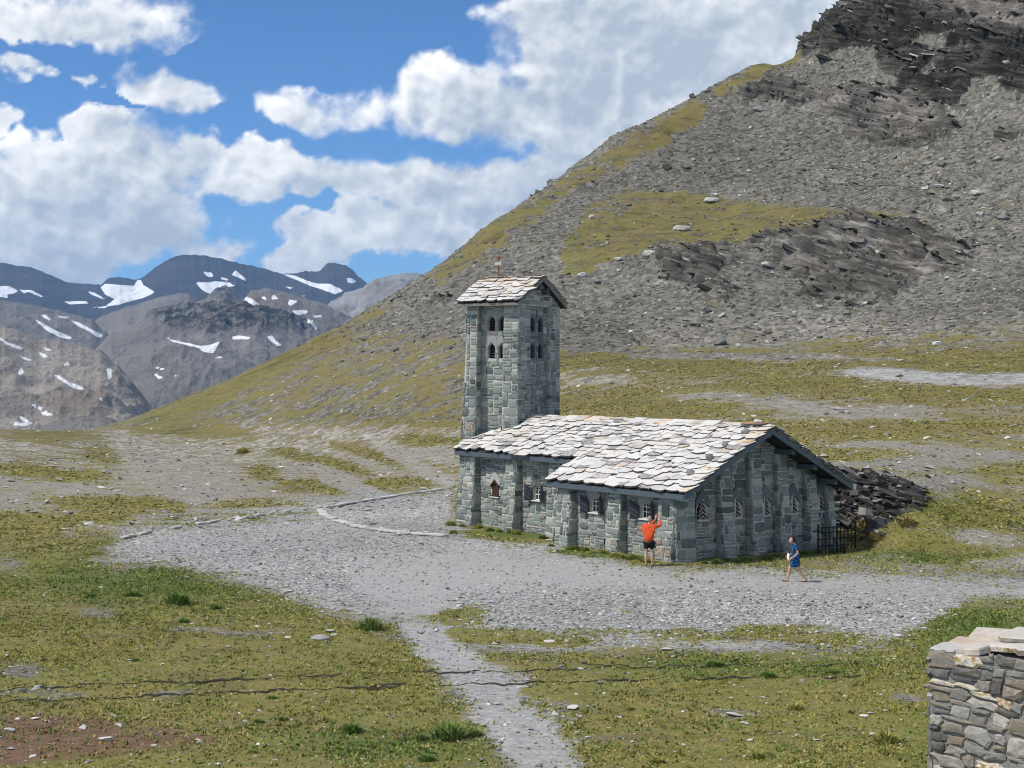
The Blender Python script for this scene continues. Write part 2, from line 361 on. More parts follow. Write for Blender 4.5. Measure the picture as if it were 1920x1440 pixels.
M['stone'] = tone_material('rubble_stone', [(0, (.075, .092, .085)), (.2, (.15, .18, .165)), (.42, (.255, .29, .266)), (.6, (.205, .228, .222)), (.76, (.33, .337, .29)), (.88, (.42, .45, .41)), (.94, (.235, .165, .125)), (1, (.28, .25, .20))])
M['mortar'] = simple('lime_mortar', (.46, .46, .42), .95, .25, 9, bump=.5)
M['slab'] = tone_material('pale_roof_slab', [(0, (.17, .17, .175)), (.07, (.26, .255, .255)), (.14, (.46, .45, .435)), (.4, (.58, .575, .56)), (.75, (.64, .63, .61)), (1, (.56, .52, .46))], bscale=9, bd=.008, lichen=.15)
M['slab_lichen'] = tone_material('lichen_roof_slab', [(0, (.42, .40, .36)), (.4, (.58, .53, .46)), (.8, (.62, .55, .46)), (1, (.45, .33, .25))], bscale=9, bd=.008, lichen=.9)
M['slab_red'] = tone_material('rusty_ridge_slab', [(0, (.30, .15, .09)), (.5, (.38, .19, .11)), (1, (.45, .24, .15))], bscale=9, bd=.008, lichen=.4)
M['slab_edge'] = simple('dark_slab_edge', (.085, .08, .075), .95, .4, 6)  # side faces of the slabs, darker than their tops
M['underlay'] = simple('roof_underlay', (.035, .034, .034), .95)
M['wallstone'] = tone_material('field_stone', [(0, (.07, .07, .068)), (.2, (.16, .16, .152)), (.42, (.27, .268, .25)), (.58, (.22, .185, .14)), (.70, (.33, .32, .30)), (.82, (.42, .40, .36)), (.90, (.62, .59, .52)), (.95, (.42, .28, .12)), (1, (.13, .105, .085))], bscale=16, bd=.03, lichen=.12)
M['wallcap'] = tone_material('cap_slab', [(0, (.40, .40, .385)), (.5, (.52, .51, .485)), (.8, (.46, .40, .33)), (1, (.56, .55, .53))], bscale=9, bd=.02, lichen=.25)
M['rocks'] = tone_material('scree_rock', [(0, (.050, .049, .043)), (.35, (.115, .111, .098)), (.65, (.18, .174, .155)), (.86, (.26, .252, .226)), (.94, (.44, .43, .395)), (1, (.62, .60, .56))], bscale=3, bd=.05)
M['pebble'] = tone_material('pebble', [(0, (.10, .10, .095)), (.25, (.22, .22, .21)), (.6, (.38, .375, .36)), (.85, (.52, .515, .49)), (1, (.74, .73, .69))], bscale=20)
M['pale_rock'] = tone_material('pale_boulder', [(0, (.40, .39, .37)), (.5, (.48, .47, .45)), (1, (.58, .57, .54))], bscale=5, bd=.04)
M['grey_rock'] = tone_material('grey_boulder', [(0, (.17, .175, .17)), (.5, (.24, .245, .235)), (1, (.31, .31, .295))], bscale=5, bd=.04)
M['bank_rock'] = tone_material('dark_slate_rock', [(0, (.022, .022, .021)), (.5, (.06, .058, .054)), (.75, (.13, .125, .115)), (1, (.34, .33, .31))], bscale=7)
def grass_material(name, lo, mid, hi):
    m, t = new_mat(name); geo = t.n('ShaderNodeNewGeometry').outputs['Position']
    n = t.noise(geo, .8, 4, .6); tone = t.m('FRACT', t.m('ADD', t.n('ShaderNodeObjectInfo').outputs['Random'], t.attr('tone')))
    c = t.ramp(t.m('ADD', t.m('MULTIPLY', n, .55), t.m('MULTIPLY', tone, .45)), [(.25, lo), (.5, mid), (.75, hi)])
    finish(t, c, .75, spec=.15)
    return m
M['turf'] = grass_material('turf_blades', (.15, .165, .035), (.275, .275, .065), (.41, .375, .13))
M['lush'] = grass_material('lush_blades', (.055, .11, .02), (.115, .19, .04), (.20, .26, .075))
M['dry'] = grass_material('dry_blades', (.19, .155, .05), (.30, .24, .08), (.43, .345, .14))
M['fascia'] = simple('slate_blue_metal_fascia', (.085, .115, .135), .5, .2, 3, metal=.2, spec=.5, bump=.1)
M['barge_wood'] = simple('weathered_board', (.20, .195, .175), .8, .25, 12)
M['shutter'] = simple('blue_black_shutter', (.020, .024, .034), .55, .3, 20)
M['slat'] = simple('shutter_slat', (.055, .06, .072), .6, .3, 20)
M['brown_wood'] = simple('brown_shutter_wood', (.050, .028, .017), .7, .4, 14)
M['pale_wood'] = simple('weathered_pale_wood', (.46, .43, .42), .8, .3, 14)
M['plum_wood'] = simple('dark_plum_wood', (.045, .033, .036), .7, .3, 14)
M['sill'] = simple('pale_sill_stone', (.60, .59, .56), .8, .1, 10)
M['lintel'] = tone_material('lintel_slab', [(0, (.12, .135, .145)), (.5, (.15, .17, .175)), (1, (.19, .205, .205))], bscale=7)
M['concrete'] = simple('pale_render', (.30, .31, .30), .9, .15, 5)
M['white'] = simple('white_painted_bar', (.78, .77, .74), .6, .05, 10)
M['glass'] = simple('dark_glass', (.010, .013, .012), .12, .1, 3, spec=.6, bump=.0)
M['louver'] = simple('grey_louver', (.055, .06, .064), .7, .2, 12)
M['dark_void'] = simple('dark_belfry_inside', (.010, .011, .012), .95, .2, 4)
M['rust'] = simple('rusty_iron', (.20, .085, .04), .85, .4, 14)
M['iron'] = simple('black_iron', (.012, .013, .018), .5, .2, 20, metal=.4)
M['plaque'] = simple('dark_green_board', (.035, .060, .050), .5, .15, 8)
M['soil'] = simple('dark_soil', (.040, .033, .025), .98, .5, 18, bump=1.0, bump_d=.04)
M['skin'] = simple('skin', (.52, .31, .23), .6, .08, 9)
M['orange'] = simple('orange_top_fabric', (.72, .095, .025), .8, .1, 9, bump=1.0, bump_d=.04)
M['black'] = simple('black_shorts_fabric', (.010, .011, .015), .85, .2, 20, bump=1.0, bump_d=.04)
M['grey_hair'] = simple('short_grey_hair', (.30, .25, .23), .8, .3, 60)
M['dark_hair'] = simple('dark_brown_hair', (.018, .011, .009), .6, .3, 60)
M['shoe'] = simple('grey_shoe', (.13, .125, .12), .7, .2, 20)
M['sandal'] = simple('brown_sandal', (.16, .055, .04), .7, .2, 20)
M['phone'] = simple('black_phone', (.010, .010, .012), .25, .1, 10, spec=.5, bump=0)
M['paper'] = simple('white_paper', (.78, .78, .77), .8, .05, 10)
def blue_dress():
    m, t = new_mat('blue_patterned_fabric'); g = t.n('ShaderNodeTexCoord').outputs['Object']
    v = t.n('ShaderNodeTexVoronoi', {'Vector': t.v('MULTIPLY', g, (1, 1, 1.7)), 'Scale': 11.0}); x = v.outputs['Distance']
    c = t.ramp(x, [(.0, (.16, .34, .52)), (.22, (.09, .24, .42)), (.34, (.012, .075, .20)), (.8, (.008, .045, .14))])
    finish(t, c, .85, spec=.2)
    return m
M['blue'] = blue_dress()

# ------------------------------------------------------------------ terrain mesh
def make_terrain():
    a_in = np.linspace(-.375, .375, 540); a_lo = np.linspace(-.80, -.375, 40)[:-1]; a_hi = np.linspace(.375, .80, 40)[1:]
    av = np.r_[a_lo, a_in, a_hi]
    geo = lambda a, b, n: np.exp(np.linspace(math.log(a), math.log(b), n))[:-1]
    Y = np.r_[geo(2.0, 24, 24), geo(24, 60, 210), geo(60, 138, 190), geo(138, 262, 370), geo(262, 420, 36), 420.]
    nr, nc = len(Y), len(av)
    X = (av[None] * Y[:, None]); YY = np.repeat(Y[:, None], nc, 1)
    Z = height(X, YY)
    px = CX + F * X / YY; py = HY + F * (CH - Z) / YY
    seen = (YY > 14)
    x, y, z = X.ravel(), YY.ravel(), Z.ravel(); px = px.ravel(); py = py.ravel()
    # wobble the map so that no border is ruler-straight
    wob = (14 * fbm(x / 4, y / 4, oct=4, seed=21) + 15 * fbm(x / .9, y / .9, oct=3, seed=22)) * (1 - .4 * sstep(y, 60, 150)); wpx = px + wob * 1.6; wpy = py + wob * .5
    reg = lambda poly, f=16: region(wpx, wpy, poly, f)
    bl = lambda *a: blob(wpx, wpy, *a)
    gravel = reg([(170, 1050), (240, 1003), (330, 985), (600, 953), (855, 915), (872, 1000), (1020, 1014), (1100, 1040), (1240, 1066), (1480, 1068), (1640, 1074), (1990, 1094), (1990, 1128), (1790, 1128), (1745, 1185), (1640, 1212), (1400, 1218), (1100, 1216), (900, 1208), (850, 1180), (760, 1172), (620, 1152), (520, 1110), (430, 1085), (330, 1062)], 52)
    path = reg([(735, 1160), (840, 1165), (905, 1235), (1000, 1270), (985, 1300), (1065, 1360), (1120, 1450), (1120, 1600), (960, 1600), (960, 1450), (900, 1370), (835, 1290), (795, 1240)], 44); path *= 1 - .22 * sstep(py, 1190, 1300)
    gravel = np.maximum(gravel, path)
    grass = np.ones_like(x) * .80
    # bare ground left of the chapel and on the slopes
    hill = sstep(z, 7.5, 10.5) * sstep(y, 128, 142)
    grass = grass * (1 - hill) + .13 * hill
    lm = reg([(-900, 790), (860, 800), (868, 912), (600, 958), (250, 1000), (120, 1010), (0, 960), (-900, 960)], 16); grass = grass * (1 - lm) + .33 * lm
    hl = reg([(200, 800), (420, 700), (600, 632), (760, 620), (880, 640), (890, 790), (600, 792), (300, 795)], 20); grass = grass * (1 - hl) + .49 * hl
    mr_ = reg([(1040, 690), (1300, 672), (1600, 690), (2400, 730), (2400, 1085), (1600, 1065), (1560, 1000), (1600, 910), (1460, 800), (1040, 790)], 14); grass = grass * (1 - mr_) + .53 * mr_
    for a in [(90, 815, 110, 14), (215, 848, 65, 22), (330, 808, 70, 9), (420, 815, 60, 9), (40, 880, 60, 14), (150, 895, 60, 10), (170, 940, 80, 12), (60, 980, 120, 18), (220, 960, 60, 16),
              (560, 855, 60, 9, 12), (650, 875, 45, 9, 16), (700, 850, 80, 10, 12), (790, 880, 60, 12, 14), (490, 885, 30, 10), (570, 905, 40, 8), (455, 845, 16, 6), (800, 825, 70, 10), (760, 905, 110, 9),
              (690, 920, 160, 10), (450, 945, 160, 9), (300, 950, 60, 8), (850, 945, 60, 12)]:
        grass += .55 * bl(*a)
    for a in [(1300, 690, 130, 12), (1180, 760, 150, 28), (1500, 720, 160, 16), (1800, 740, 160, 14), (1620, 810, 140, 14), (1780, 800, 150, 10), (1760, 1030, 110, 25), (1650, 1010, 60, 20), (1800, 960, 120, 22), (1900, 880, 80, 12), (1560, 850, 70, 12)]:
        grass += .32 * bl(*a)
    for a in [(1480, 760, 120, 10, 8), (1650, 770, 90, 9), (1820, 850, 140, 9, 6), (1700, 870, 130, 10), (1120, 715, 60, 7), (1300, 745, 60, 6), (1780, 900, 60, 10), (1840, 1010, 60, 12), (1900, 1060, 60, 20), (1600, 835, 60, 7)]:
        grass -= .45 * bl(*a)
    # hill: grass shelf, grassy ridge edge, fringes
    sh = reg([(1045, 510), (1062, 440), (1110, 382), (1180, 352), (1300, 362), (1420, 378), (1560, 393), (1680, 400), (1760, 425), (1600, 408), (1500, 432), (1380, 455), (1250, 458), (1150, 492), (1070, 515)], 12)
    grass += .58 * sh - .35 * (bl(1150, 395, 45, 18, -20) + bl(1040, 450, 14, 60))
    edge = reg([(800, 510), (960, 398), (1040, 345), (1160, 262), (1290, 187), (1330, 200), (1250, 262), (1165, 318), (1060, 372), (960, 440), (820, 540)], 16); grass += .46 * edge
    grass += .55 * reg([(1215, 280), (1290, 187), (1318, 205), (1300, 235), (1225, 285)], 10) + .8 * reg([(1330, 172), (1415, 118), (1500, 102), (1500, 116), (1400, 150), (1345, 180)], 8)
    grass += .35 * reg([(240, 800), (430, 700), (600, 618), (720, 560), (740, 580), (620, 650), (450, 730), (330, 790)], 12)
    grass += .32 * (bl(1650, 640, 200, 14) + bl(1850, 620, 120, 16) + bl(900, 420, 60, 60)) + .30 * bl(1300, 668, 200, 6)
    road = reg([(1560, 694), (1620, 688), (1760, 696), (2400, 720), (2400, 740), (1920, 722), (1760, 720), (1600, 704)], 7)
    tracks = np.maximum.reduce([reg([(1035, 430), (1050, 430), (1048, 520), (1030, 520)], 8), reg([(1060, 590), (1110, 640), (1190, 655), (1190, 662), (1100, 652), (1055, 605)], 6), reg([(1180, 662), (1480, 662), (1700, 676), (1480, 676), (1180, 672)], 5),
                                reg([(690, 800), (760, 850), (860, 905), (840, 912), (740, 868), (670, 815)], 10), reg([(230, 815), (330, 850), (420, 930), (360, 950), (280, 900), (200, 830)], 22), reg([(590, 870), (680, 905), (760, 940), (700, 945), (600, 900)], 9)])
    grass = grass * (1 - road) * (1 - .9 * tracks)
    grass *= (1 - gravel)
    # greenery growing in the gravel
    for a, k in [((870, 1150, 60, 22), .75), ((940, 1190, 90, 16), .7), ((1010, 1150, 60, 12), .4), ((1120, 1185, 120, 12), .45), ((1300, 1145, 40, 8), .45), ((1340, 1190, 130, 14), .6), ((1500, 1180, 120, 14), .55), ((1180, 1150, 60, 10), .5), ((1420, 1140, 60, 8), .45), ((1080, 1120, 60, 8), .4), ((1200, 1105, 30, 5), .35), ((1560, 1200, 90, 9), .45), ((1030, 1205, 120, 6), .5)]:
        grass += k * bl(*a)
    lush = .30 * np.ones_like(x)
    lush += .5 * bl(300, 1090, 220, 50) + .6 * bl(1830, 1180, 110, 45) + .35 * bl(1400, 1250, 300, 25) + .45 * bl(950, 1000, 110, 10) + .5 * bl(1130, 1045, 120, 10) + .4 * bl(760, 1400, 260, 40) + .5 * bl(1700, 1045, 120, 16) + .4 * bl(1850, 1420, 130, 60)
    lush *= 1 - .75 * sstep(y, 62, 100)
    grass += .7 * (bl(950, 1000, 90, 7) + bl(1000, 1010, 60, 5) + bl(1100, 1040, 60, 6) + bl(1240, 1056, 50, 4) + bl(1400, 1045, 90, 6)) + .5 * bl(1830, 1185, 90, 45)
    for a in [(190, 1152, 60, 10), (380, 1182, 70, 7), (20, 1060, 45, 22), (240, 1060, 40, 10), (30, 1250, 60, 18), (110, 1300, 120, 12), (310, 1296, 60, 6), (960, 1215, 120, 8), (500, 1190, 90, 6), (1050, 1320, 60, 12), (1380, 1340, 70, 9), (1150, 1390, 60, 12), (640, 1130, 70, 14), (560, 1090, 60, 14), (1700, 1310, 60, 8)]:
        grass -= .42 * bl(*a)
    smooth = reg([(640, 1060), (900, 1035), (1240, 1070), (1500, 1078), (1990, 1100), (1990, 1126), (1700, 1118), (1400, 1105), (1000, 1095), (860, 1120), (800, 1180), (730, 1165)], 22) + .8 * path
    rust = .95 * reg([(-300, 1338), (120, 1338), (300, 1352), (430, 1385), (350, 1408), (200, 1428), (-300, 1460)], 32) + .5 * bl(100, 1125, 160, 14) + .35 * bl(520, 1350, 120, 20) + .6 * bl(1545, 1048, 45, 12) + .4 * bl(640, 1185, 70, 8) + .35 * bl(980, 1208, 90, 8)
    rock = np.zeros_like(x)
    rock += reg([(1500, 108), (1515, 60), (1580, 10), (1640, -60), (2400, -200), (2400, 300), (1920, 215), (1800, 205), (1720, 180), (1640, 120), (1560, 112)], 14)
    rock += reg([(1380, 165), (1440, 140), (1520, 165), (1600, 168), (1680, 160), (1760, 200), (1800, 240), (1750, 270), (1660, 265), (1560, 225), (1470, 215), (1400, 195)], 16)
    rock += reg([(1575, 245), (1700, 265), (1765, 275), (1740, 290), (1640, 275), (1580, 260)], 10) + reg([(1860, 245), (1910, 250), (1915, 275), (1880, 272)], 8)
    rock += reg([(1240, 478), (1300, 470), (1400, 440), (1500, 425), (1600, 405), (1720, 425), (1800, 470), (1815, 500), (1740, 520), (1660, 565), (1560, 555), (1450, 580), (1330, 570), (1240, 520)], 20)
    rock += .75 * bl(820, 565, 35, 12) + .7 * bl(1600, 350, 40, 5) + .6 * reg([(1000, 380), (1045, 340), (1075, 345), (1040, 380)], 8)
    rock = np.clip(rock, 0, 1); rock = rock * np.clip(sstep(fbm(x / 9, y / 9, z / 5, oct=4, seed=25) + .25 * sstep(py, 160, 90), -.22, .10), 0, 1) * hill
    pale = bl(1690, 215, 55, 28, 25) + .8 * bl(1560, 190, 60, 18, 20) + .8 * bl(1500, 500, 40, 14, 25) + .9 * bl(1860, 25, 90, 22, 10) + .6 * bl(1640, 460, 60, 14, 25) + .6 * bl(1720, 505, 40, 10, 25) + .6 * bl(1600, 245, 50, 10, 20)
    u, v = to_uv(x, y)
    dark = sstep(v, 8.2, 8.8) * (1 - sstep(v, 11.8, 13.2)) * sstep(u, -.9, .2) * (1 - sstep(u, 10, 16)) * sstep(z, .25, .6)
    warm = np.clip(lm * .9 + mr_ * .6 + hl * .1 + .25 * (1 - hill) * (1 - hl) + .35 * reg([(1200, 600), (2000, 600), (2000, 680), (1200, 680)], 30) * hill, 0, 1)
    gravel = np.clip(gravel + .8 * road + .3 * tracks + .4 * bl(560, 945, 200, 10), 0, 1)
    warm = np.clip(warm + .6 * path * sstep(py, 1180, 1260), 0, 1)
    # relief: bedrock ledges, rubble, tussocky turf
    gx = np.gradient(Z, axis=1) / np.maximum(np.gradient(X, axis=1), 1e-6); gy = np.gradient(Z, axis=0) / np.gradient(YY, axis=0)
    nrm = np.stack([-gx.ravel(), -gy.ravel(), np.ones_like(x)], 1); nrm /= np.linalg.norm(nrm, axis=1)[:, None]
    bedc = z * 1.0 + x * .36 + .8 * fbm(x / 9, y / 9, oct=3, seed=30)
    led = fbm(x / 7.0, y / 7.0, bedc / 1.5, oct=5, gain=.6, seed=31, ridged=True)
    saw = (bedc / 2.6 + .35 * fbm(x / 5, y / 5, oct=3, seed=33)) % 1.0
    blk = fbm(x / 3.2, y / 3.2, z / 2.0, oct=4, seed=35)
    disp = rock * (1.7 * led + 1.5 * (saw - .4) + 1.2 * blk)
    disp += hill * (1 - rock) * (.28 * fbm(x / 1.7, y / 1.7, z / 1.7, oct=3, seed=37))
    disp += dark * (.45 * fbm(x / .8, y / .8, z / .35, oct=3, seed=39) + .15)
    near = 1 - sstep(y, 60, 110)
    disp += (1 - hill) * np.clip(grass, 0, 1) * (.035 * near + .10 * (1 - near)) * fbm(x / (.45 + .9 * (1 - near)), y / (.45 + .9 * (1 - near)), oct=3, seed=41)
    disp += (1 - hill) * gravel * .014 * fbm(x / .35, y / .35, oct=3, seed=43)
    co = np.stack([x, y, z], 1) + nrm * disp[:, None]
    idx = np.arange(nr * nc).reshape(nr, nc)
    faces = np.stack([idx[:-1, :-1], idx[:-1, 1:], idx[1:, 1:], idx[1:, :-1]], -1).reshape(-1, 4)
    at = dict(grass=np.clip(grass, 0, 1.2), gravel=gravel, rock=rock, warm=warm, rust=np.clip(rust, 0, 1), dark=dark, lush=np.clip(lush, 0, 1), pale=np.clip(pale - .13 * reg([(1500, 110), (1520, 50), (1600, -20), (1760, 20), (2000, 60), (2400, 60), (2400, 240), (1900, 215), (1760, 190), (1640, 120)], 25), -.15, 1), smooth=np.clip(smooth, 0, 1))
    me = np_mesh('mountain_slope', co, faces, M['ground'], True, at)
    o = obj('mountain_slope', me); tag(o, kind='structure')
    return dict(co=co, nrm=nrm, px=px, py=py, hill=hill, nr=nr, nc=nc, **at)
T = make_terrain()

# ------------------------------------------------------------------ clouds: a dome far outside the mountain air, clear towards the sun
def make_clouds():
    az = np.r_[np.linspace(-math.pi, -.40, 70)[:-1], np.arange(-.40, .40, .0015), np.linspace(.40, math.pi, 70)]
    el = np.r_[np.linspace(-.20, -.04, 6)[:-1], np.arange(-.04, .29, .0015), np.linspace(.29, 1.56, 46)]
    AZ, EL = np.meshgrid(az, el)
    dx, dy, dz = np.sin(AZ) * np.cos(EL), np.cos(AZ) * np.cos(EL), np.sin(EL)
    inn = dy > .2; ys = np.where(inn, dy, 1.0)
    Px, Py = np.where(inn, dx / ys, 9.0), np.where(inn, dz / ys, 9.0)
    wx = fbm(dx * 18, dy * 18, dz * 26, oct=3, seed=101); wy = fbm(dx * 18, dy * 18, dz * 26, oct=3, seed=111)
    fx, fy = fbm(dx * 80, dy * 80, dz * 80, oct=3, seed=121), fbm(dx * 80, dy * 80, dz * 80, oct=3, seed=131)
    Qx, Qy = Px + .022 * wx + .006 * fx, Py + .014 * wy + .006 * fy
    base = np.zeros_like(AZ)
    for x, y, rx, ry, w in CLOUDS:
        ry_ = np.where(Qy < y, ry * .8, ry)          # flat underside
        e = w * np.clip(1 - ((Qx - x) / rx) ** 2 - ((Qy - y) / ry_) ** 2, 0, 1)
        h = np.clip(.25 - np.abs(base - e), 0, None) / .25; mx_ = np.maximum(base, e); base = mx_ + h * h * .06 * sstep(mx_, .03, .2)
    win = sstep(dx, -.50, -.38) * sstep(-dx, -.50, -.38) * sstep(dy, .4, .7) * sstep(-dz, -.40, -.28)
    wide = sstep(fbm(dx * 3.2, dy * 3.2, dz * 5, oct=4, seed=140), -.10, .34)
    base = base * win + wide * (1 - win)
    sunny = dx * sd.x + dy * sd.y + dz * sd.z
    base *= 1 - sstep(sunny, .80, .955)              # the sun stands in a clear patch
    n1 = fbm(dx * 30, dy * 30, dz * 36, oct=6, gain=.56, seed=150)
    bil = 1 - 2 * np.abs(fbm(dx * 52, dy * 52, dz * 60, oct=5, gain=.5, seed=160))
    f = base * .92 + .46 * n1 * (.30 + sstep(base, 0, .5)) + .14 * (bil - .35)
    f = np.where(base < .02, np.minimum(f, .1), f)
    dens = np.clip(f - .24, 0, 1.0)
    # light through the cloud: look up and towards the sun
    tau = np.zeros_like(f)
    for k, w in ((2, 1.0), (5, 1.2), (9, 1.5), (15, 2.0), (24, 2.6), (36, 3.0)):
        sh = np.roll(np.roll(dens, -k, 0), int(k * .45), 1); sh[-k:] = 0; tau += w * sh
    tau = (tau + np.roll(tau, 7, 1) + np.roll(tau, -7, 1) + np.roll(tau, 14, 1) + np.roll(tau, -14, 1)) / 5
    lit = np.exp(-.36 * tau)
    edge = sstep(.45 - dens, 0, .4)
    hh = n1 + .55 * bil; rel = hh - np.roll(np.roll(hh, -4, 0), 2, 1); rel2 = hh - np.roll(np.roll(hh, -11, 0), 5, 1)
    lit = np.clip(.06 + .80 * lit + .12 * edge + (.24 * rel + .26 * rel2) * sstep(dens, .0, .25), 0, 1)
    Rr = 26000.0
    co = np.stack([dx.ravel() * Rr, dy.ravel() * Rr, dz.ravel() * Rr + CH], 1)
    nr, nc = AZ.shape; idx = np.arange(nr * nc).reshape(nr, nc)
    faces = np.stack([idx[:-1, :-1], idx[1:, :-1], idx[1:, 1:], idx[:-1, 1:]], -1).reshape(-1, 4)
    m, t = new_mat('cloud')
    gn0 = t.noise(t.n('ShaderNodeTexCoord').outputs['Object'], .0040, 4, .6)
    c = t.ramp(t.m('ADD', t.attr('lit'), t.m('MULTIPLY', t.m('SUBTRACT', gn0, .5), .14)), [(0, (.38, .44, .52)), (.25, (.52, .565, .62)), (.55, (.74, .76, .78)), (.82, (.93, .925, .91)), (1, (1.0, .985, .96))])
    e = t.n('ShaderNodeEmission', {'Color': c, 'Strength': 1.0}); tr = t.n('ShaderNodeBsdfTransparent')
    gn = t.noise(t.n('ShaderNodeTexCoord').outputs['Object'], .0055, 5, .62); wid = t.attr('soft')
    cov = t.mr(t.m('ADD', t.attr('field'), t.m('MULTIPLY', t.m('SUBTRACT', gn, .5), .30)), .235, wid)
    mx = t.n('ShaderNodeMixShader', {0: cov, 1: tr, 2: e}); o = t.n('ShaderNodeOutputMaterial'); t.set(o.inputs[0], mx)
    m.cycles.emission_sampling = 'NONE'
    me = np_mesh('sky', co, faces, m, True, dict(lit=lit.ravel(), field=f.ravel(), soft=(.46 + .36 * sstep(wy, -.35, .45)).ravel()))
    tag(obj('sky', me), kind='structure')
make_clouds()

# ------------------------------------------------------------------ far mountains
def far_material(name, stops, snow=True, streak=1.0):
    m, t = new_mat(name); g = t.n('ShaderNodeTexCoord').outputs['Object']
    n = t.noise(t.v('MULTIPLY', g, (1, .6, 2.2)), .006 * streak, 8, .62); n2 = t.noise(g, .0016 * streak, 4, .6); n3 = t.noise(g, .03 * streak, 5, .7)
    c = t.ramp(t.m('ADD', t.m('MULTIPLY', n, .6), t.m('MULTIPLY', n3, .4)), stops)
    c = t.mix(t.mr(n2, .5, .62), c, t.mix(.5 if name != 'far_shaded_rock' else .12, c, (.16, .125, .09)))
    c = t.mix(t.m('MULTIPLY', t.attr('crag'), t.mr(n3, .62, .42)), c, (.035, .037, .04))
    sn = t.mr(t.m('ADD', t.attr('snow'), t.m('MULTIPLY', t.m('SUBTRACT', n3, .5), 1.0)), .40, .62)
    c = t.mix(sn, c, (.80, .82, .85))
    finish(t, c, .95, t.m('ADD', n, n3), 22.0, .7, .05)
    return m
FM = {
    'blue': far_material('far_shaded_rock', [(.3, (.022, .024, .028)), (.55, (.048, .050, .055)), (.75, (.10, .10, .105))]),  # dark rock, with the cloud shadow over this range put into the colour
    'pale': far_material('far_pale_rock', [(.3, (.16, .16, .155)), (.5, (.28, .275, .26)), (.7, (.40, .39, .37))], streak=1.6),
    'tan': far_material('far_tan_slope', [(.3, (.11, .10, .085)), (.5, (.18, .16, .135)), (.75, (.26, .235, .20))]),
    'grey': far_material('mid_grey_scree', [(.3, (.10, .096, .09)), (.5, (.18, .171, .16)), (.75, (.27, .256, .236))], streak=1.6),
    'brown': far_material('near_brown_hills', [(.3, (.16, .142, .118)), (.5, (.30, .27, .228)), (.72, (.45, .41, .35))], streak=2.2),
}
def Zm(poly): return [(x * .44792, 440 + y * .44792) for x, y in poly]
SNOW = {
 'blue': [[(0,215),(40,215),(75,235),(60,245),(30,250),(35,268),(0,260)], [(80,230),(130,232),(185,260),(170,262),(120,240),(100,245)],
   [(420,220),(440,205),(500,210),(560,215),(575,190),(590,190),(600,210),(650,240),(600,265),(540,280),(490,295),(440,300),(480,270),(440,250)], [(270,280),(360,278),(370,288),(290,292)],
   [(365,235),(400,245),(440,268),(430,270),(380,250)], [(380,305),(450,298),(440,308)], [(815,200),(860,200),(900,195),(960,200),(985,215),(920,225),(880,250),(850,235)], [(848,155),(885,158),(895,175),(870,178)],
   [(920,178),(950,182),(960,195),(930,190)], [(985,148),(1000,160),(1045,200),(1030,195),(1000,180),(970,168)], [(1175,163),(1230,170),(1290,195),(1330,205),(1380,205),(1440,235),(1400,250),(1350,230),(1300,215),(1240,190)],
   [(1450,180),(1470,182),(1495,195),(1480,203),(1455,200)], [(1185,215),(1225,222),(1215,228)], [(1255,250),(1290,260),(1280,266)]],
 'saddle': [[(1005,255),(1040,262),(1090,290),(1060,295),(1030,280)], [(1090,258),(1110,260),(1120,275),(1100,272)], [(1130,255),(1150,252),(1168,268),(1140,272)], [(1210,272),(1245,275),(1240,285),(1215,298),(1205,290)],
   [(1220,318),(1285,315),(1290,325),(1250,338),(1230,330)], [(1310,338),(1345,336),(1345,346),(1315,347)]],
 'ridge': [[(620,335),(650,308),(672,312),(650,335),(640,344)]],
 'mid': [[(685,422),(720,440),(780,452),(840,465),(870,462),(920,448),(900,485),(895,497),(855,492),(830,475),(770,460),(720,448)], [(970,425),(1010,422),(1048,430),(1040,438),(975,438)], [(1115,428),(1140,420),(1150,440),(1180,462),(1165,468),(1130,445)],
   [(895,514),(935,508),(940,513),(905,518)], [(650,555),(690,556),(685,566),(660,565)], [(630,574),(645,578),(690,602),(685,610),(660,600)], [(718,590),(750,587),(745,595)], [(755,602),(775,602),(765,612)], [(1280,362),(1330,392),(1320,398),(1290,378)]],
 'slope': [[(140,350),(170,365),(230,400),(300,428),(295,438),(250,430),(200,405),(165,375)], [(240,340),(285,342),(290,352),(255,348)], [(295,355),(330,368),(380,395),(430,418),(425,432),(400,425),(370,402),(320,380)], [(160,335),(190,335),(215,355),(205,360),(180,345)]],
 'brown': [[(0,430),(30,450),(60,460),(110,478),(90,482),(50,470),(0,442)], [(80,505),(105,512),(135,525),(125,530),(100,522)], [(220,580),(250,590),(300,620),(360,645),(350,650),(310,645),(270,620),(235,598)], [(160,488),(190,500),(205,510),(180,515),(165,500)],
   [(180,470),(210,478),(215,488),(190,485)], [(265,540),(285,532),(292,548),(270,545)], [(445,560),(465,560),(470,600),(450,610),(450,590)], [(470,535),(500,535),(525,546),(510,549)], [(400,675),(420,680),(440,695),(430,698)], [(130,708),(160,715),(185,725),(170,730),(145,722)],
   [(160,735),(200,745),(225,752),(210,760),(185,755)], [(80,755),(110,770),(130,785),(110,787),(85,775)], [(40,788),(140,785),(155,785),(110,800),(60,800)], [(0,670),(25,682),(10,686)], [(90,555),(100,570),(95,585),(78,588),(75,578)]],
}
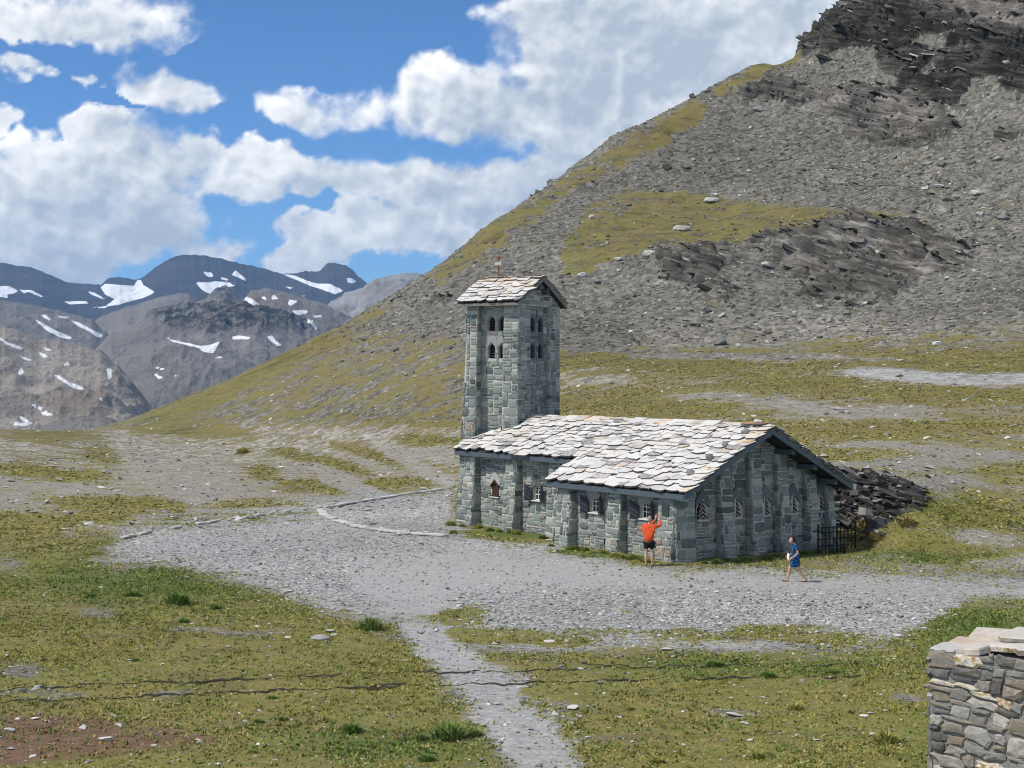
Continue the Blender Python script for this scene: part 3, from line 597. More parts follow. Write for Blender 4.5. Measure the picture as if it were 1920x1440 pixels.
def far_range(name, sil, Yt, run, bottom, mat, snow, rough=18.0, scale=260.0, crag=None, step=2.3):
    """a mountain front: crest line SIL at depth Yt, falling RUN metres towards the viewer, and a back slope"""
    S = np.array(sil, float); px = np.arange(S[0, 0], S[-1, 0] + step, step); top = np.interp(px, S[:, 0], S[:, 1])
    k = np.arange(len(px)); top = top + 2.4 * fbm(px / 11, px * 0, oct=3, seed=len(sil)) 
    rows = max(40, int((bottom - top.min()) / step)); tt = np.linspace(0, 1, rows)
    hgt_top = (HY - top) / F * Yt; hgt_bot = (HY - bottom) / F * (Yt - run)
    X0 = (px - CX) / F * Yt
    prof = 1 - (1 - tt) ** 1.0
    Y = (Yt - run) + run * tt[:, None] + 0 * px[None]; Z = hgt_bot + (hgt_top[None] - hgt_bot) * prof[:, None]
    X = (px - CX)[None] / F * Y
    a = rough * fbm(X / scale, Y / scale * .6, oct=6, gain=.55, seed=50 + len(name), ridged=True) * (np.sin(np.pi * np.clip(tt, 0, 1)) ** .7)[:, None]
    Z = Z + a
    ppx = CX + F * X / Y; ppy = HY + F * (CH - Z) / Y
    sn = np.zeros_like(X)
    for p in SNOW.get(snow, []):
        sn = np.maximum(sn, region(ppx.ravel(), ppy.ravel(), Zm(p), 3.0).reshape(X.shape))
    cg_ = np.zeros_like(X)
    for p in crag or []:
        cg_ = np.maximum(cg_, region(ppx.ravel(), ppy.ravel(), p, 10).reshape(X.shape))
    Z = Z + cg_ * rough * .5 * fbm(X / 40, Y / 40, Z / 14, oct=4, seed=77, ridged=True)
    # back slope
    bx = X[-1] * (1 + np.array([.06, .25]))[:, None]; by = Y[-1] * (1 + np.array([.06, .25]))[:, None]; bz = Z[-1][None] - np.array([.02, .12])[:, None] * Yt
    X, Y, Z = np.r_[X, bx], np.r_[Y, by], np.r_[Z, bz]; sn = np.r_[sn, sn[-1:], sn[-1:] * 0]; cg_ = np.r_[cg_, cg_[-1:], cg_[-1:] * 0]
    nr, nc = X.shape; idx = np.arange(nr * nc).reshape(nr, nc)
    faces = np.stack([idx[:-1, :-1], idx[:-1, 1:], idx[1:, 1:], idx[1:, :-1]], -1).reshape(-1, 4)
    me = np_mesh(name, np.stack([X.ravel(), Y.ravel(), Z.ravel()], 1), faces, FM[mat], True, dict(snow=sn.ravel(), crag=cg_.ravel()))
    tag(obj(name, me), kind='structure')
far_range('far_mountain_range', [(-700, 520), (-300, 470), (0, 490), (60, 500), (130, 528), (190, 532), (205, 517), (222, 516), (245, 521), (262, 520), (275, 513), (290, 498), (320, 482), (340, 476), (370, 476), (420, 484), (460, 494), (500, 503), (530, 511), (552, 511), (572, 505), (600, 505), (612, 493), (625, 490), (648, 494), (668, 511), (685, 527), (720, 560), (800, 590), (1000, 640)], 8200, 1900, 640, 'blue', 'blue', 60, 700)
far_range('pale_rocky_range', [(540, 640), (590, 588), (620, 566), (645, 546), (680, 536), (700, 522), (722, 514), (740, 511), (765, 507), (785, 507), (800, 512), (850, 540), (960, 600)], 5600, 1100, 660, 'pale', None, 70, 260)
far_range('tan_saddle', [(280, 640), (330, 590), (360, 566), (385, 556), (402, 541), (414, 533), (428, 536), (440, 548), (456, 560), (470, 541), (500, 537), (540, 545), (570, 556), (600, 562), (660, 590), (760, 640)], 4800, 900, 680, 'tan', 'saddle', 40, 240, crag=[[(395, 560), (402, 541), (414, 533), (428, 536), (456, 562), (430, 566)]])
far_range('tan_ridge', [(100, 680), (150, 615), (190, 590), (240, 572), (290, 556), (335, 545), (355, 548), (380, 570), (450, 620)], 5600, 1100, 680, 'tan', 'ridge', 40, 240)
far_range('snow_streaked_slope', [(-700, 520), (-200, 545), (0, 556), (60, 568), (120, 580), (170, 592), (200, 620), (240, 680)], 4300, 1100, 720, 'grey', 'slope', 40, 240)
far_range('grey_scree_mountain', [(60, 760), (150, 680), (188, 640), (208, 616), (240, 607), (262, 592), (285, 577), (310, 571), (345, 569), (380, 564), (410, 561), (450, 568), (500, 577), (540, 588), (580, 600), (620, 625), (760, 720)], 3200, 1000, 860, 'grey', 'mid', 34, 200,
          crag=[[(270, 590), (345, 568), (450, 566), (540, 586), (600, 612), (560, 622), (480, 615), (380, 622), (320, 612)]])
far_range('brown_hills', [(-700, 590), (-200, 596), (0, 603), (40, 615), (70, 628), (110, 632), (150, 640), (190, 652), (220, 676), (246, 708), (280, 756), (330, 820)], 2500, 1000, 880, 'brown', 'brown', 36, 170)
far_range('grey_knoll', [(20, 830), (60, 800), (90, 782), (115, 772), (150, 767), (195, 769), (235, 780), (270, 797), (320, 830)], 1500, 400, 900, 'grey', None, 12, 110)
# valley floor out to the far ranges
vx = np.linspace(-9000, 9000, 40); vy = np.linspace(440, 10200, 40); VX, VY = np.meshgrid(vx, vy); VZ = -240 + 14 * fbm(VX / 700, VY / 700, oct=4, seed=90)
VZ -= 160 * sstep(-VY, -2000, -600)
vi = np.arange(1600).reshape(40, 40); vf = np.stack([vi[:-1, :-1], vi[:-1, 1:], vi[1:, 1:], vi[1:, :-1]], -1).reshape(-1, 4)
tag(obj('valley_floor', np_mesh('valley_floor', np.stack([VX.ravel(), VY.ravel(), VZ.ravel()], 1), vf, FM['tan'], True, dict(snow=np.zeros(1600), crag=np.zeros(1600)))), kind='structure')

# ------------------------------------------------------------------ mountain air
def haze():
    x0, x1, y0, y1, z0, z1 = -12000, 12000, -300, 12000, -480, 760
    b = MB().box((x0, y0, z0), (x1 - x0, 0, 0), (0, y1 - y0, 0), (0, 0, z1 - z0))
    m = bpy.data.materials.new('mountain_air'); m.use_nodes = True; t = NT(m.node_tree)
    pv = t.n('ShaderNodeVolumePrincipled', {'Color': (.33, .60, 1.0), 'Density': 4.8e-5, 'Anisotropy': .15})
    o = t.n('ShaderNodeOutputMaterial'); t.set(o.inputs['Volume'], pv)
    tag(b.build('haze', m), kind='stuff')
haze()

# ------------------------------------------------------------------ masonry helpers
def unit_stones(n, mat, seed, pts=8, dome=.55, jit=.13):
    """irregular dressed stones in a unit square, x-z outline, face towards +y"""
    rs = np.random.default_rng(seed); out = []
    for k in range(n):
        base = [(-.5, -.5), (0, -.5), (.5, -.5), (.5, 0), (.5, .5), (0, .5), (-.5, .5), (-.5, 0)]
        ring = []
        for i, (x, z) in enumerate(base):
            cut = rs.uniform(.0, .10) if i % 2 == 0 else 0
            ring.append((x * (1 - cut) + rs.uniform(-jit, jit) * .5, z * (1 - cut) + rs.uniform(-jit, jit) * .5))
        vs = [(x, -.4, z) for x, z in ring] + [(x * .985, .55, z * .97) for x, z in ring]
        vs += [(x * .80 + rs.uniform(-.03, .03), 1.0 + rs.uniform(-.25, .12), z * .76 + rs.uniform(-.03, .03)) for x, z in ring] + [(rs.uniform(-.1, .1), 1.0 + rs.uniform(0, .25), rs.uniform(-.1, .1))]
        fs = []
        for a, b in ((0, 8), (8, 16)):
            fs += [[a + i, b + i, b + (i + 1) % 8, a + (i + 1) % 8] for i in range(8)]
        fs += [[16 + i, 24, 16 + (i + 1) % 8] for i in range(8)]
        out.append(py_mesh('stone', vs, fs, mat))
    return out
class Masonry:
    """stones laid on faces; the largest in view become parts, the rest one joined part"""
    def __init__(s, units): s.units = units; s.items = []
    def face(s, O, e1, e2, n, poly, holes=(), cell=(.132, .105), depth=.036, wmax=4, hmax=3, gap=.037, seed=0, weight=1.0, parent=None):
        rs = random.Random(seed * 7919 + 13)
        P = [Vector((a, b)) for a, b in poly]; s0, s1 = min(p.x for p in P), max(p.x for p in P); t0, t1 = min(p.y for p in P), max(p.y for p in P)
        nx, ny = max(1, round((s1 - s0) / cell[0])), max(1, round((t1 - t0) / cell[1])); cw, chh = (s1 - s0) / nx, (t1 - t0) / ny
        def inside(x, y, pol):
            c = False
            for i in range(len(pol)):
                (x1, y1), (x2, y2) = pol[i], pol[(i + 1) % len(pol)]
                if (y1 <= y) != (y2 <= y) and x < x1 + (y - y1) * (x2 - x1) / (y2 - y1): c = not c
            return c
        free = [[inside(s0 + (i + .5) * cw, t0 + (j + .5) * chh, poly) and not any(inside(s0 + (i + .5) * cw, t0 + (j + .5) * chh, h) for h in holes) for i in range(nx)] for j in range(ny)]
        # wavy bedding
        ph = rs.uniform(0, 6); wav = lambda x, y: .035 * math.sin(2.1 * x + ph + 1.3 * y) + .02 * math.sin(5.3 * x - 2 * y + ph)
        for j in range(ny):
            for i in range(nx):
                if not free[j][i]: continue
                h = rs.choice((1, 1, 2, 2, 2, 3)) if hmax >= 3 else rs.choice((1, 2, 2)) if hmax == 2 else 1
                w = rs.choice((2, 3, 3, 4, 4)) if wmax >= 4 else rs.choice((1, 2, 2, 3))
                w = min(w, wmax)
                ww = 0
                while ww < w and i + ww < nx and free[j][i + ww]: ww += 1
                hh = 1
                while hh < h and j + hh < ny and all(free[j + hh][i + q] for q in range(ww)): hh += 1
                # no slivers left at the end of the row
                if i + ww < nx and free[j][i + ww] and not (i + ww + 1 < nx and free[j][i + ww + 1]) and all(free[j + b][i + ww] for b in range(hh)): ww += 1
                for b in range(hh):
                    for q in range(ww): free[j + b][i + q] = False
                cx, cz = s0 + (i + ww / 2) * cw, t0 + (j + hh / 2) * chh
                W, H = ww * cw - gap * rs.uniform(.5, 1.3), hh * chh - gap * rs.uniform(.5, 1.3)
                c = O + e1 * cx + e2 * (cz + wav(cx, cz) * .5)
                d = depth * rs.uniform(.6, 1.5)
                flip = rs.choice((-1, 1)); r = rs.uniform(-.035, .035)
                a1 = e1 * math.cos(r) + e2 * math.sin(r); a2 = e2 * math.cos(r) - e1 * math.sin(r)
                Mx = Matrix.Identity(4)
                for k in range(3):
                    Mx[k][0] = a1[k] * W * flip; Mx[k][1] = n[k] * d; Mx[k][2] = a2[k] * H * (1 if flip > 0 else rs.choice((-1, 1))); Mx[k][3] = c[k]
                view = (Vector((0, 0, CH)) - c); dist = view.length
                facing = max(0.0, n.dot(view.normalized()))
                s.items.append((W * H * facing / dist ** 2 * weight, Mx, rs.randrange(len(s.units)), parent))
    def build(s, origin, name, rest_parent, most=300, rest_name=None, mats=None):
        s.items.sort(key=lambda q: -q[0]); Ti = Matrix.Translation(-Vector(origin))
        for w, Mx, k, par in s.items[:most]:
            o = bpy.data.objects.new(name, s.units[k]); COL.objects.link(o); o.parent = par; o.matrix_local = Ti @ Mx
        rest = s.items[most:]
        if rest: joined(rest_name or name + 'work', [(Ti @ Mx, s.units[k]) for w, Mx, k, par in rest], rest_parent)
def joined(name, parts, parent=None, kind='stuff', tones=None):
    cos, fcs, ton, mids, off = [], [], [], [], 0; cache = {}
    for i, (Mx, me) in enumerate(parts):
        if me.name not in cache:
            mi = np.array([me.polygons[q.polygon_index].material_index for q in (me.calc_loop_triangles() or me.loop_triangles)], np.int32); v = np.empty(len(me.vertices) * 3, np.float32); me.vertices.foreach_get('co', v)
            me.calc_loop_triangles(); f = np.empty(len(me.loop_triangles) * 3, np.int32); me.loop_triangles.foreach_get('vertices', f)
            cache[me.name] = (v.reshape(-1, 3), f.reshape(-1, 3), mi)
        v, f, mi = cache[me.name]; mids.append(mi); A = np.array(Mx)
        cos.append(v @ A[:3, :3].T + A[:3, 3]); g = f if np.linalg.det(A[:3, :3]) > 0 else f[:, ::-1]
        fcs.append(g + off); ton.append(np.full(len(v), rng.random() if tones is None else tones[i])); off += len(v)
    me = np_mesh(name, np.concatenate(cos), np.concatenate(fcs), parts[0][1].materials[0], False, dict(tone=np.concatenate(ton)))
    for m2 in list(parts[0][1].materials)[1:]: me.materials.append(m2)
    me.polygons.foreach_set('material_index', np.concatenate(mids)); me.update()
    o = obj(name, me, parent); tag(o, kind=kind)
    return o
def panel(name, O, e1, e2, n, poly, holes, reveal, mat, parent, origin):
    """flat wall face with openings and their reveals"""
    bm = bmesh.new(); L = Vector(origin)
    def loop(pts):
        vs = [bm.verts.new(O + e1 * a + e2 * b - L) for a, b in pts]
        return vs, [bm.edges.new((vs[i], vs[(i + 1) % len(vs)])) for i in range(len(vs))]
    ov, oe = loop(poly); alle = list(oe); hl = []
    for h in holes:
        hv, he = loop(h); alle += he; hl.append(hv)
    bmesh.ops.triangle_fill(bm, use_beauty=True, use_dissolve=False, edges=alle, normal=n)
    for hv in hl:
        back = [bm.verts.new(v.co - n * reveal) for v in hv]
        for i in range(len(hv)):
            j = (i + 1) % len(hv); bm.faces.new((hv[i], hv[j], back[j], back[i]))
    bmesh.ops.recalc_face_normals(bm, faces=bm.faces)
    me = bpy.data.meshes.new(name); bm.to_mesh(me); bm.free(); me.materials.append(mat)
    return obj(name, me, parent)
def unit_slabs(n, mat, seed, edge=None):
    """thin irregular roofing slabs: x across, y up the slope (0 lower edge .. 1 upper edge), z thickness"""
    rs = np.random.default_rng(seed); out = []
    for k in range(n):
        sk = rs.uniform(-.12, .12); pt = rs.uniform(-.34, .34)
        low = sorted([(-.5 + rs.uniform(0, .07), rs.uniform(.03, .30)), (-.30 + rs.uniform(-.08, .08), rs.uniform(.0, .14)), (pt * .5, rs.uniform(-.06, .08)), (.30 + rs.uniform(-.08, .08), rs.uniform(.0, .14)), (.5 - rs.uniform(0, .07), rs.uniform(.03, .30))])
        up = [(.5 + sk * .3 + rs.uniform(-.05, .02), 1.0), (-.5 + sk * .3 + rs.uniform(-.02, .05), 1.0)]
        ring = [(x + sk * (y - .5), y) for x, y in low + up]; m = len(ring)
        vs = [(x, y, 0) for x, y in ring] + [(x, y, .8) for x, y in ring] + [(x * .955, .5 + (y - .5) * .955, 1.0 + rs.uniform(-.12, .1)) for x, y in ring]
        fs = [list(range(m))[::-1]] + [[a + i, a + (i + 1) % m, b + (i + 1) % m, b + i] for a, b in ((0, m), (m, 2 * m)) for i in range(m)] + [list(range(2 * m, 3 * m))]
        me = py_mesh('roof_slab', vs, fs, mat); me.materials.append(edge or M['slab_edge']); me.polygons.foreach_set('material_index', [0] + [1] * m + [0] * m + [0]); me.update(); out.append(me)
    return out
class Roofing:
    def __init__(s, sets): s.sets = sets; s.items = []
    def plane(s, O, ea, eb, n, rows, seed, skip=None, weight=1.0, pick=None, tlim=99):
        """rows: list of (t lower edge, exposure, (s0, s1), (wmin, wmax)); ea along the eaves, eb up the slope"""
        rs = random.Random(seed)
        for t, ex, (s0, s1), (w0, w1) in rows:
            x = s0 + rs.uniform(-.1, .0)
            while x < s1 - .12:
                w = rs.uniform(w0, w1)
                if s1 - (x + w) < w0 * .6: w = s1 - x + rs.uniform(0, .05)
                cxx = x + w / 2; th = rs.uniform(.06, .10); ln = ex * 1.75 + rs.uniform(0, .1); tt = t + (rs.uniform(-.22, .16) + .22 * math.sin(cxx * 1.1 + t * 2.3) + .12 * math.sin(cxx * 2.7 - t)) * ex * (1 if t > .1 else .25)
                ln = max(.16, min(ln, tlim + .04 - tt)); c = O + ea * cxx + eb * tt + n * rs.uniform(.075, .10)
                x += w * rs.uniform(.96, 1.0)
                if skip and skip(c + eb * ex * .5): continue
                tilt = -math.atan2(.085, ln) + rs.uniform(-.05, .03); r = rs.gauss(0, .10); roll = rs.uniform(-.045, .045)
                b = (eb * math.cos(tilt) + n * math.sin(tilt)); nn = (n * math.cos(tilt) - eb * math.sin(tilt)); a = ea * math.cos(r) + b * math.sin(r); b = b * math.cos(r) - ea * math.sin(r)
                nn = nn + a * roll
                flip = rs.choice((-1, 1))
                Mx = Matrix.Identity(4)
                for k in range(3):
                    Mx[k][0] = a[k] * w * 1.03 * flip; Mx[k][1] = b[k] * ln; Mx[k][2] = nn[k] * th; Mx[k][3] = c[k]
                view = Vector((0, 0, CH)) - c
                st = pick(c, rs) if pick else 0
                s.items.append((w * ex * max(0, n.dot(view.normalized())) / view.length ** 2 * weight, Mx, s.sets[st][rs.randrange(len(s.sets[st]))]))
    def build(s, origin, parent, most=300):
        s.items.sort(key=lambda q: -q[0]); Ti = Matrix.Translation(-Vector(origin))
        for w, Mx, me in s.items[:most]:
            o = bpy.data.objects.new('roof_slab', me); COL.objects.link(o); o.parent = parent; o.matrix_local = Ti @ Mx
        rest = {}
        for w, Mx, me in s.items[most:]: rest.setdefault(me.materials[0].name, []).append((Ti @ Mx, me))
        for k, v in rest.items(): joined('slab_covering', v, parent)
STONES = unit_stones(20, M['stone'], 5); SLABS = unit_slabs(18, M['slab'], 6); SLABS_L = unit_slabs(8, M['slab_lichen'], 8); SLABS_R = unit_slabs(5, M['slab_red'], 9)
def house(cx, z0, z1, w, shoulder=.62):
    """opening with a pointed head, as (s, t) polygon"""
    zs = z0 + (z1 - z0) * shoulder
    return [(cx - w / 2, z0), (cx + w / 2, z0), (cx + w / 2, zs), (cx, z1), (cx - w / 2, zs)]

# ------------------------------------------------------------------ chapel
def make_chapel():
    L = C(8.5, 4.2, 0)
    root = empty('chapel', L); tag(root, 'low grey stone chapel with pale slab gable roof and battered buttresses', 'chapel')
    mas = Masonry(STONES)
    EV, RZ, W, SL = 2.442, 4.684, 8.44, .531
    zroof = lambda v: EV + SL * min(v, W - v)
    mort = M['mortar']; BASE = -.35
    # window openings: (u or v, kind)
    win_low = [(5.72, 'lattice'), (2.72, 'lattice')]; win_up = [(14.65, 'closed'), (11.55, 'lattice')]
    win_gab = [1.75, 3.4, 4.87, 6.3, 7.75]
    core = MB()
    # --- front wall, lower section (plane v = .5), looking towards -D2
    nF = -D2; nG = -D1
    def front(u0, u1, v, zt, wins, name, seed):
        O = C(0, v, 0); e1 = D1; holes = [house(u, 1.38, 2.03, .56) for u, k in wins]
        poly = [(u0, BASE), (u1, BASE), (u1, zt), (u0, zt)]
        w = panel('wall', O, e1, UP, nF, poly, holes, .18, mort, root, L)
        big = [[(u - .34, 1.33), (u + .34, 1.33), (u + .36, 1.83), (u, 2.25), (u - .36, 1.83)] for u, k in wins]
        mas.face(O, e1, UP, nF, poly, big, seed=seed, parent=w)
        return w
    w_low = front(1.2, 7.6, .50, zroof(.5) - .16, win_low, 'wall', 1)
    w_up = front(7.6, 16.95, 2.0, zroof(2.0) - .16, win_up, 'wall', 2)
    # --- gable wall (plane u = 1.1), looking towards -D1
    Og = C(1.1, 0, 0)
    gpoly = [(.3, BASE), (8.2, BASE), (8.2, zroof(8.2) - .14), (W / 2, RZ - .14), (.3, zroof(.3) - .14)]
    gh = [house(v, 1.43, 2.12, .40, .55) for v in win_gab]
    w_g = panel('wall', Og, D2, UP, nG, gpoly, gh, .22, mort, root, L)
    gbig = [[(v - .30, 1.33), (v + .30, 1.33), (v + .30, 1.78), (v + .40, 1.95), (v, 2.50), (v - .40, 1.95), (v - .30, 1.78)] for v in win_gab]
    mas.face(Og, D2, UP, nG, gpoly, gbig, seed=3, parent=w_g)
    # --- far end, back wall and the step between the two front walls
    e = MB()
    e.add([C(16.95, 2.0, BASE), C(16.95, 8.2, BASE), C(16.95, 8.2, zroof(8.2) - .14), C(16.95, W / 2, RZ - .14), C(16.95, 2.0, zroof(2) - .14)], [[0, 1, 2, 3, 4]])
    e.add([C(1.1, 8.2, BASE), C(16.95, 8.2, BASE), C(16.95, 8.2, zroof(8.2) - .14), C(1.1, 8.2, zroof(8.2) - .14)], [[0, 1, 2, 3]])
    e.add([C(7.6, .5, BASE), C(7.6, 2.0, BASE), C(7.6, 2.0, zroof(2) - .16), C(7.6, .5, zroof(.5) - .16)], [[0, 1, 2, 3]])
    w_b = e.build('wall', mort, root, L)
    mas.face(C(16.95, 0, 0), D2, UP, D1, [(2.0, BASE), (8.2, BASE), (8.2, zroof(8.2) - .14), (W / 2, RZ - .2), (2.0, zroof(2) - .14)], seed=4, weight=.01, parent=w_b)
    # --- battered buttresses
    def buttress(kind, a0, a1, back, ptop, pbot, zt_fn, seed, vis=1.0):
        """a0..a1 along the wall; projects from plane 'back' by pbot at the ground and ptop at the head"""
        if kind == 'front': ax, out, O = D1, -D2, C(0, back, 0); zt = zt_fn(back - ptop)
        else: ax, out, O = D2, -D1, C(back, 0, 0); zt = min(zt_fn(a0), zt_fn(a1))
        m = MB(); zb = BASE
        pts = lambda a: [O + ax * a + UP * zb - out * .1, O + ax * a + out * pbot + UP * zb, O + ax * a + out * ptop + UP * zt, O + ax * a + UP * zt - out * .1]
        m.prism(pts(a0), ax * (a1 - a0))
        b = m.build('buttress', mort, root, L)
        dirv = (out * (ptop - pbot) + UP * (zt - zb)); H = dirv.length; e2 = dirv.normalized(); nf = ax.cross(e2); nf = nf if nf.dot(out) > 0 else -nf
        mas.face(O + out * pbot + UP * zb, ax, e2, nf, [(a0, 0), (a1, 0), (a1, H), (a0, H)], seed=seed, wmax=3, cell=((a1 - a0) / max(3, round((a1 - a0) / .17)), .13), parent=b)
        for a, sg in ((a0, -1), (a1, 1)):
            mas.face(O + ax * a, out, UP, ax * sg, [(0, zb), (pbot, zb), (ptop, zt), (0, zt)], seed=seed + 50 + sg, wmax=2, cell=(.17, .13), weight=1.0, parent=b)
    zt = lambda v: zroof(v) - .2
    buttress('front', .82, 1.64, .52, .27, .50, zt, 11)
    buttress('front', 3.80, 4.52, .52, .27, .55, zt, 12)
    buttress('front', 6.85, 7.68, .52, .27, .55, zt, 13)
    buttress('front', 9.55, 10.35, 2.02, .27, .55, zt, 14)
    buttress('front', 12.65, 13.45, 2.02, .27, .60, zt, 15)
    buttress('front', 15.85, 17.02, 2.02, .27, .55, zt, 16)
    gz = lambda v: zroof(v) - .17
    buttress('gable', .27, 1.18, 1.12, .30, .42, gz, 21)
    for k, (a, b) in enumerate([(2.45, 2.97), (3.90, 4.42), (5.32, 5.82), (6.86, 7.36), (8.0, 8.28)]):
        buttress('gable', a, b, 1.12, .20, .62, gz, 22 + k)
    mas.build(L, 'stone', root, 300, 'rubble_masonry')
    # --- pointed slab hoods over the windows
    def hood(O, ax, n, cx, z0, z1, w, mat, t=.05):
        m = MB(); pts = [(cx - w / 2, z0), (cx, z1), (cx + w / 2, z0), (cx + w / 2, z0 + .26), (cx, z1 + .40), (cx - w / 2, z0 + .26)]
        p3 = [O + ax * a + UP * b + n * .004 for a, b in pts]
        m.prism([p3[0], p3[1], p3[4], p3[5]], n * t); m.prism([p3[1], p3[2], p3[3], p3[4]], n * (t + .004))
        return m.build('lintel', mat, root, L)
    for u, k in win_low: hood(C(0, .5), D1, nF, u, 1.80, 2.05, .80, M['concrete'])
    for u, k in win_up: hood(C(0, 2.0), D1, nF, u, 1.80, 2.05, .78, M['stone'])
    for v in win_gab: hood(Og, D2, nG, v, 1.83, 2.14, .66, M['lintel'], .07)
    # --- front windows
    def window(O, ax, n, cx, kind):
        w, z0, z1 = .56, 1.38, 2.03
        q = lambda a, b, d: O + ax * (cx + a) + UP * b + n * d
        zs = z0 + .62 * (z1 - z0)
        g = MB().prism([q(-w / 2, z0, -.14), q(w / 2, z0, -.14), q(w / 2, zs, -.14), q(0, z1, -.14), q(-w / 2, zs, -.14)], -n * .02)
        win = g.build('window', M['glass'] if kind != 'closed' else M['brown_wood'], root, L)
        if kind != 'closed':
            for a0, a1, b0, b1 in [(-w / 2, -w / 2 + .035, z0, zs + .02), (w / 2 - .035, w / 2, z0, zs + .02), (-.09, -.06, z0, zs + .15), (.06, .09, z0, zs + .15), (-w / 2, w / 2, z0, z0 + .03), (-w / 2, w / 2, z0 + .22, z0 + .25), (-w / 2, w / 2, z0 + .40, z0 + .43)]:
                dd = -.115 if a1 - a0 > .2 else -.122
                MB().box(q(a0, b0, dd), ax * (a1 - a0), UP * (b1 - b0), n * .022).build('glazing_bar', M['white'], win, L)
            # open leaves folded back against the wall; their tall edge stands away from the window
            for sg in (-1, 1):
                hx = sg * (w / 2 + .03); an = R(24); dirx = ax * sg * math.cos(an) + n * math.sin(an); dn = n * math.cos(an) - ax * sg * math.sin(an)
                hp = O + ax * (cx + hx) + n * .06
                p = lambda a, b, d=0: hp + dirx * a + UP * b + dn * d
                lw, tz = .36, .26
                leaf = MB().prism([p(0, z0 - .04), p(lw, z0 - .04), p(lw, zs + tz), p(0, zs)], dn * .03).build('shutter', M['shutter'], win, L)
                for k in range(4):
                    b0 = z0 + .00 + k * .15; s_ = .20
                    MB().prism([p(.02, b0, .031), p(lw - .02, b0 + s_ - .02, .031), p(lw - .02, b0 + s_ + .035, .031), p(.02, b0 + .055, .031)], dn * .018).build('slat', M['slat'], leaf, L)
        else:
            for sg in (-1, 1):
                MB().prism([q(sg * .012, z0, -.05), q(sg * w / 2, z0, -.05), q(sg * w / 2, zs, -.05), q(sg * .012, z1 - .02, -.05)], n * .04).build('shutter', M['brown_wood'], win, L)
                fr = MB(); fr.prism([q(0, z1 + .05, -.02), q(sg * (w / 2 + .05), zs + .03, -.02), q(sg * (w / 2 + .05), zs - .06, -.02), q(0, z1 - .05, -.02)], n * .10)
                fr.build('frame', M['brown_wood'], win, L)
            MB().box(q(-w / 2 - .06, z0 - .06, -.02), ax * (w + .12), UP * .07, n * .10).build('frame', M['brown_wood'], win, L)
        MB().box(q(-w / 2 - .06, z0 - .10 if kind == 'closed' else z0 - .055, -.15), ax * (w + .12), UP * .045, n * .25).build('sill', M['sill'], win, L, bevel=.006)
    for u, k in win_low: window(C(0, .5), D1, nF, u, k)
    for u, k in win_up: window(C(0, 2.0), D1, nF, u, k)
    # --- gable windows: closed leaves of slanting slats that form a fir-tree outline
    for i, v in enumerate(win_gab):
        q = lambda a, b, d: Og + D2 * (v + a) + UP * b + nG * d
        w, z0, z1 = .40, 1.43, 2.12; zs = z0 + .55 * (z1 - z0)
        win = MB().prism([q(-w / 2, z0, -.20), q(w / 2, z0, -.20), q(w / 2, zs, -.20), q(0, z1, -.20), q(-w / 2, zs, -.20)], -nG * .02).build('window', M['dark_void'], root, L)
        ns = 4
        for sg in (-1, 1):
            edge = [q(0, z0, .0), q(0, z1 + .04, .0)]; saw = []
            for k in range(ns, 0, -1):
                f = k / ns; zt_ = z0 + (z1 - z0) * (f - .02); half = .06 + .17 * (1 - f) + .05
                saw += [q(sg * half, zt_ - .11, .0), q(sg * (half - .045), zt_ - .13, .0)]
            saw += [q(sg * .23, z0 + .02, .0), q(sg * .23, z0, .0)]
            leaf = MB().prism([edge[0], edge[1]] + saw, nG * .05).build('shutter', M['pale_wood'] if sg < 0 and i != 0 else M['plum_wood'], win, L)
            if sg > 0 or i == 0:
                for k in range(ns + 1):
                    zt_ = z0 + (z1 - z0) * (k + .55) / (ns + .4); half = .21 * (1 - k / (ns + 1.5)) + .03
                    MB().prism([q(0, zt_ + .03, .051), q(sg * half, zt_ - .13, .051), q(sg * half, zt_ - .165, .051), q(0, zt_ - .005, .051)], nG * .03).build('slat', M['pale_wood'], leaf, L)
        MB().box(q(-.27, z0 - .075, -.06), D2 * .54, UP * .04, nG * .16).build('sill', M['sill'], win, L)
    # --- roof body
    def slab_pts(v0, v1, u0, u1, t):
        n = Vector((0, 0, 1)); return [C(u0, v0, zroof(v0)), C(u1, v0, zroof(v0)), C(u1, v1, zroof(v1)), C(u0, v1, zroof(v1))]
    rf = MB(); T_ = UP * -.13
    rf.prism(slab_pts(.03, 1.53, .04, 8.08, 0), T_); rf.prism(slab_pts(1.53, W / 2, .04, 17.1, 0), T_); rf.prism(slab_pts(W / 2, W - .03, .04, 17.1, 0), T_)
    roof = rf.build('roof', M['underlay'], root, L)
    roofing = Roofing([SLABS, SLABS_L, SLABS_R])
    cs = math.hypot(1, SL); eb = (D2 + UP * SL).normalized(); nR = (UP - D2 * SL).normalized(); Ro = C(0, 0, EV)
    rows = []; t = -.06; tmax = W / 2 * cs
    while t < tmax - .12:
        f = t / tmax; ex = .37 - .13 * f + random.uniform(-.025, .025); v = t / cs
        hi = 8.16 if v < 1.43 else 17.2
        rows.append((t, ex, (-.03, hi), (.38 - .10 * f, 1.02 - .34 * f))); t += ex * .92
    # the row along the upper eaves, left of the lower roof
    rows.append((1.5 * cs - .08, .36, (8.0, 17.2), (.5, .85)))
    tw = tower_frame()
    def in_tower(c):
        a, b = tw[2](c); return .1 < a < 2.8 and .25 < b < 4.2
    def pick(c, rs):
        u, v = to_uv(c.x, c.y)
        if v > 4.0 and rs.random() < .3: return 1
        if u < .9 and rs.random() < .3: return 1
        if rs.random() < .015: return 1
        return 0
    roofing.plane(Ro, D1, eb, nR, rows, 31, in_tower, pick=pick, tlim=tmax)
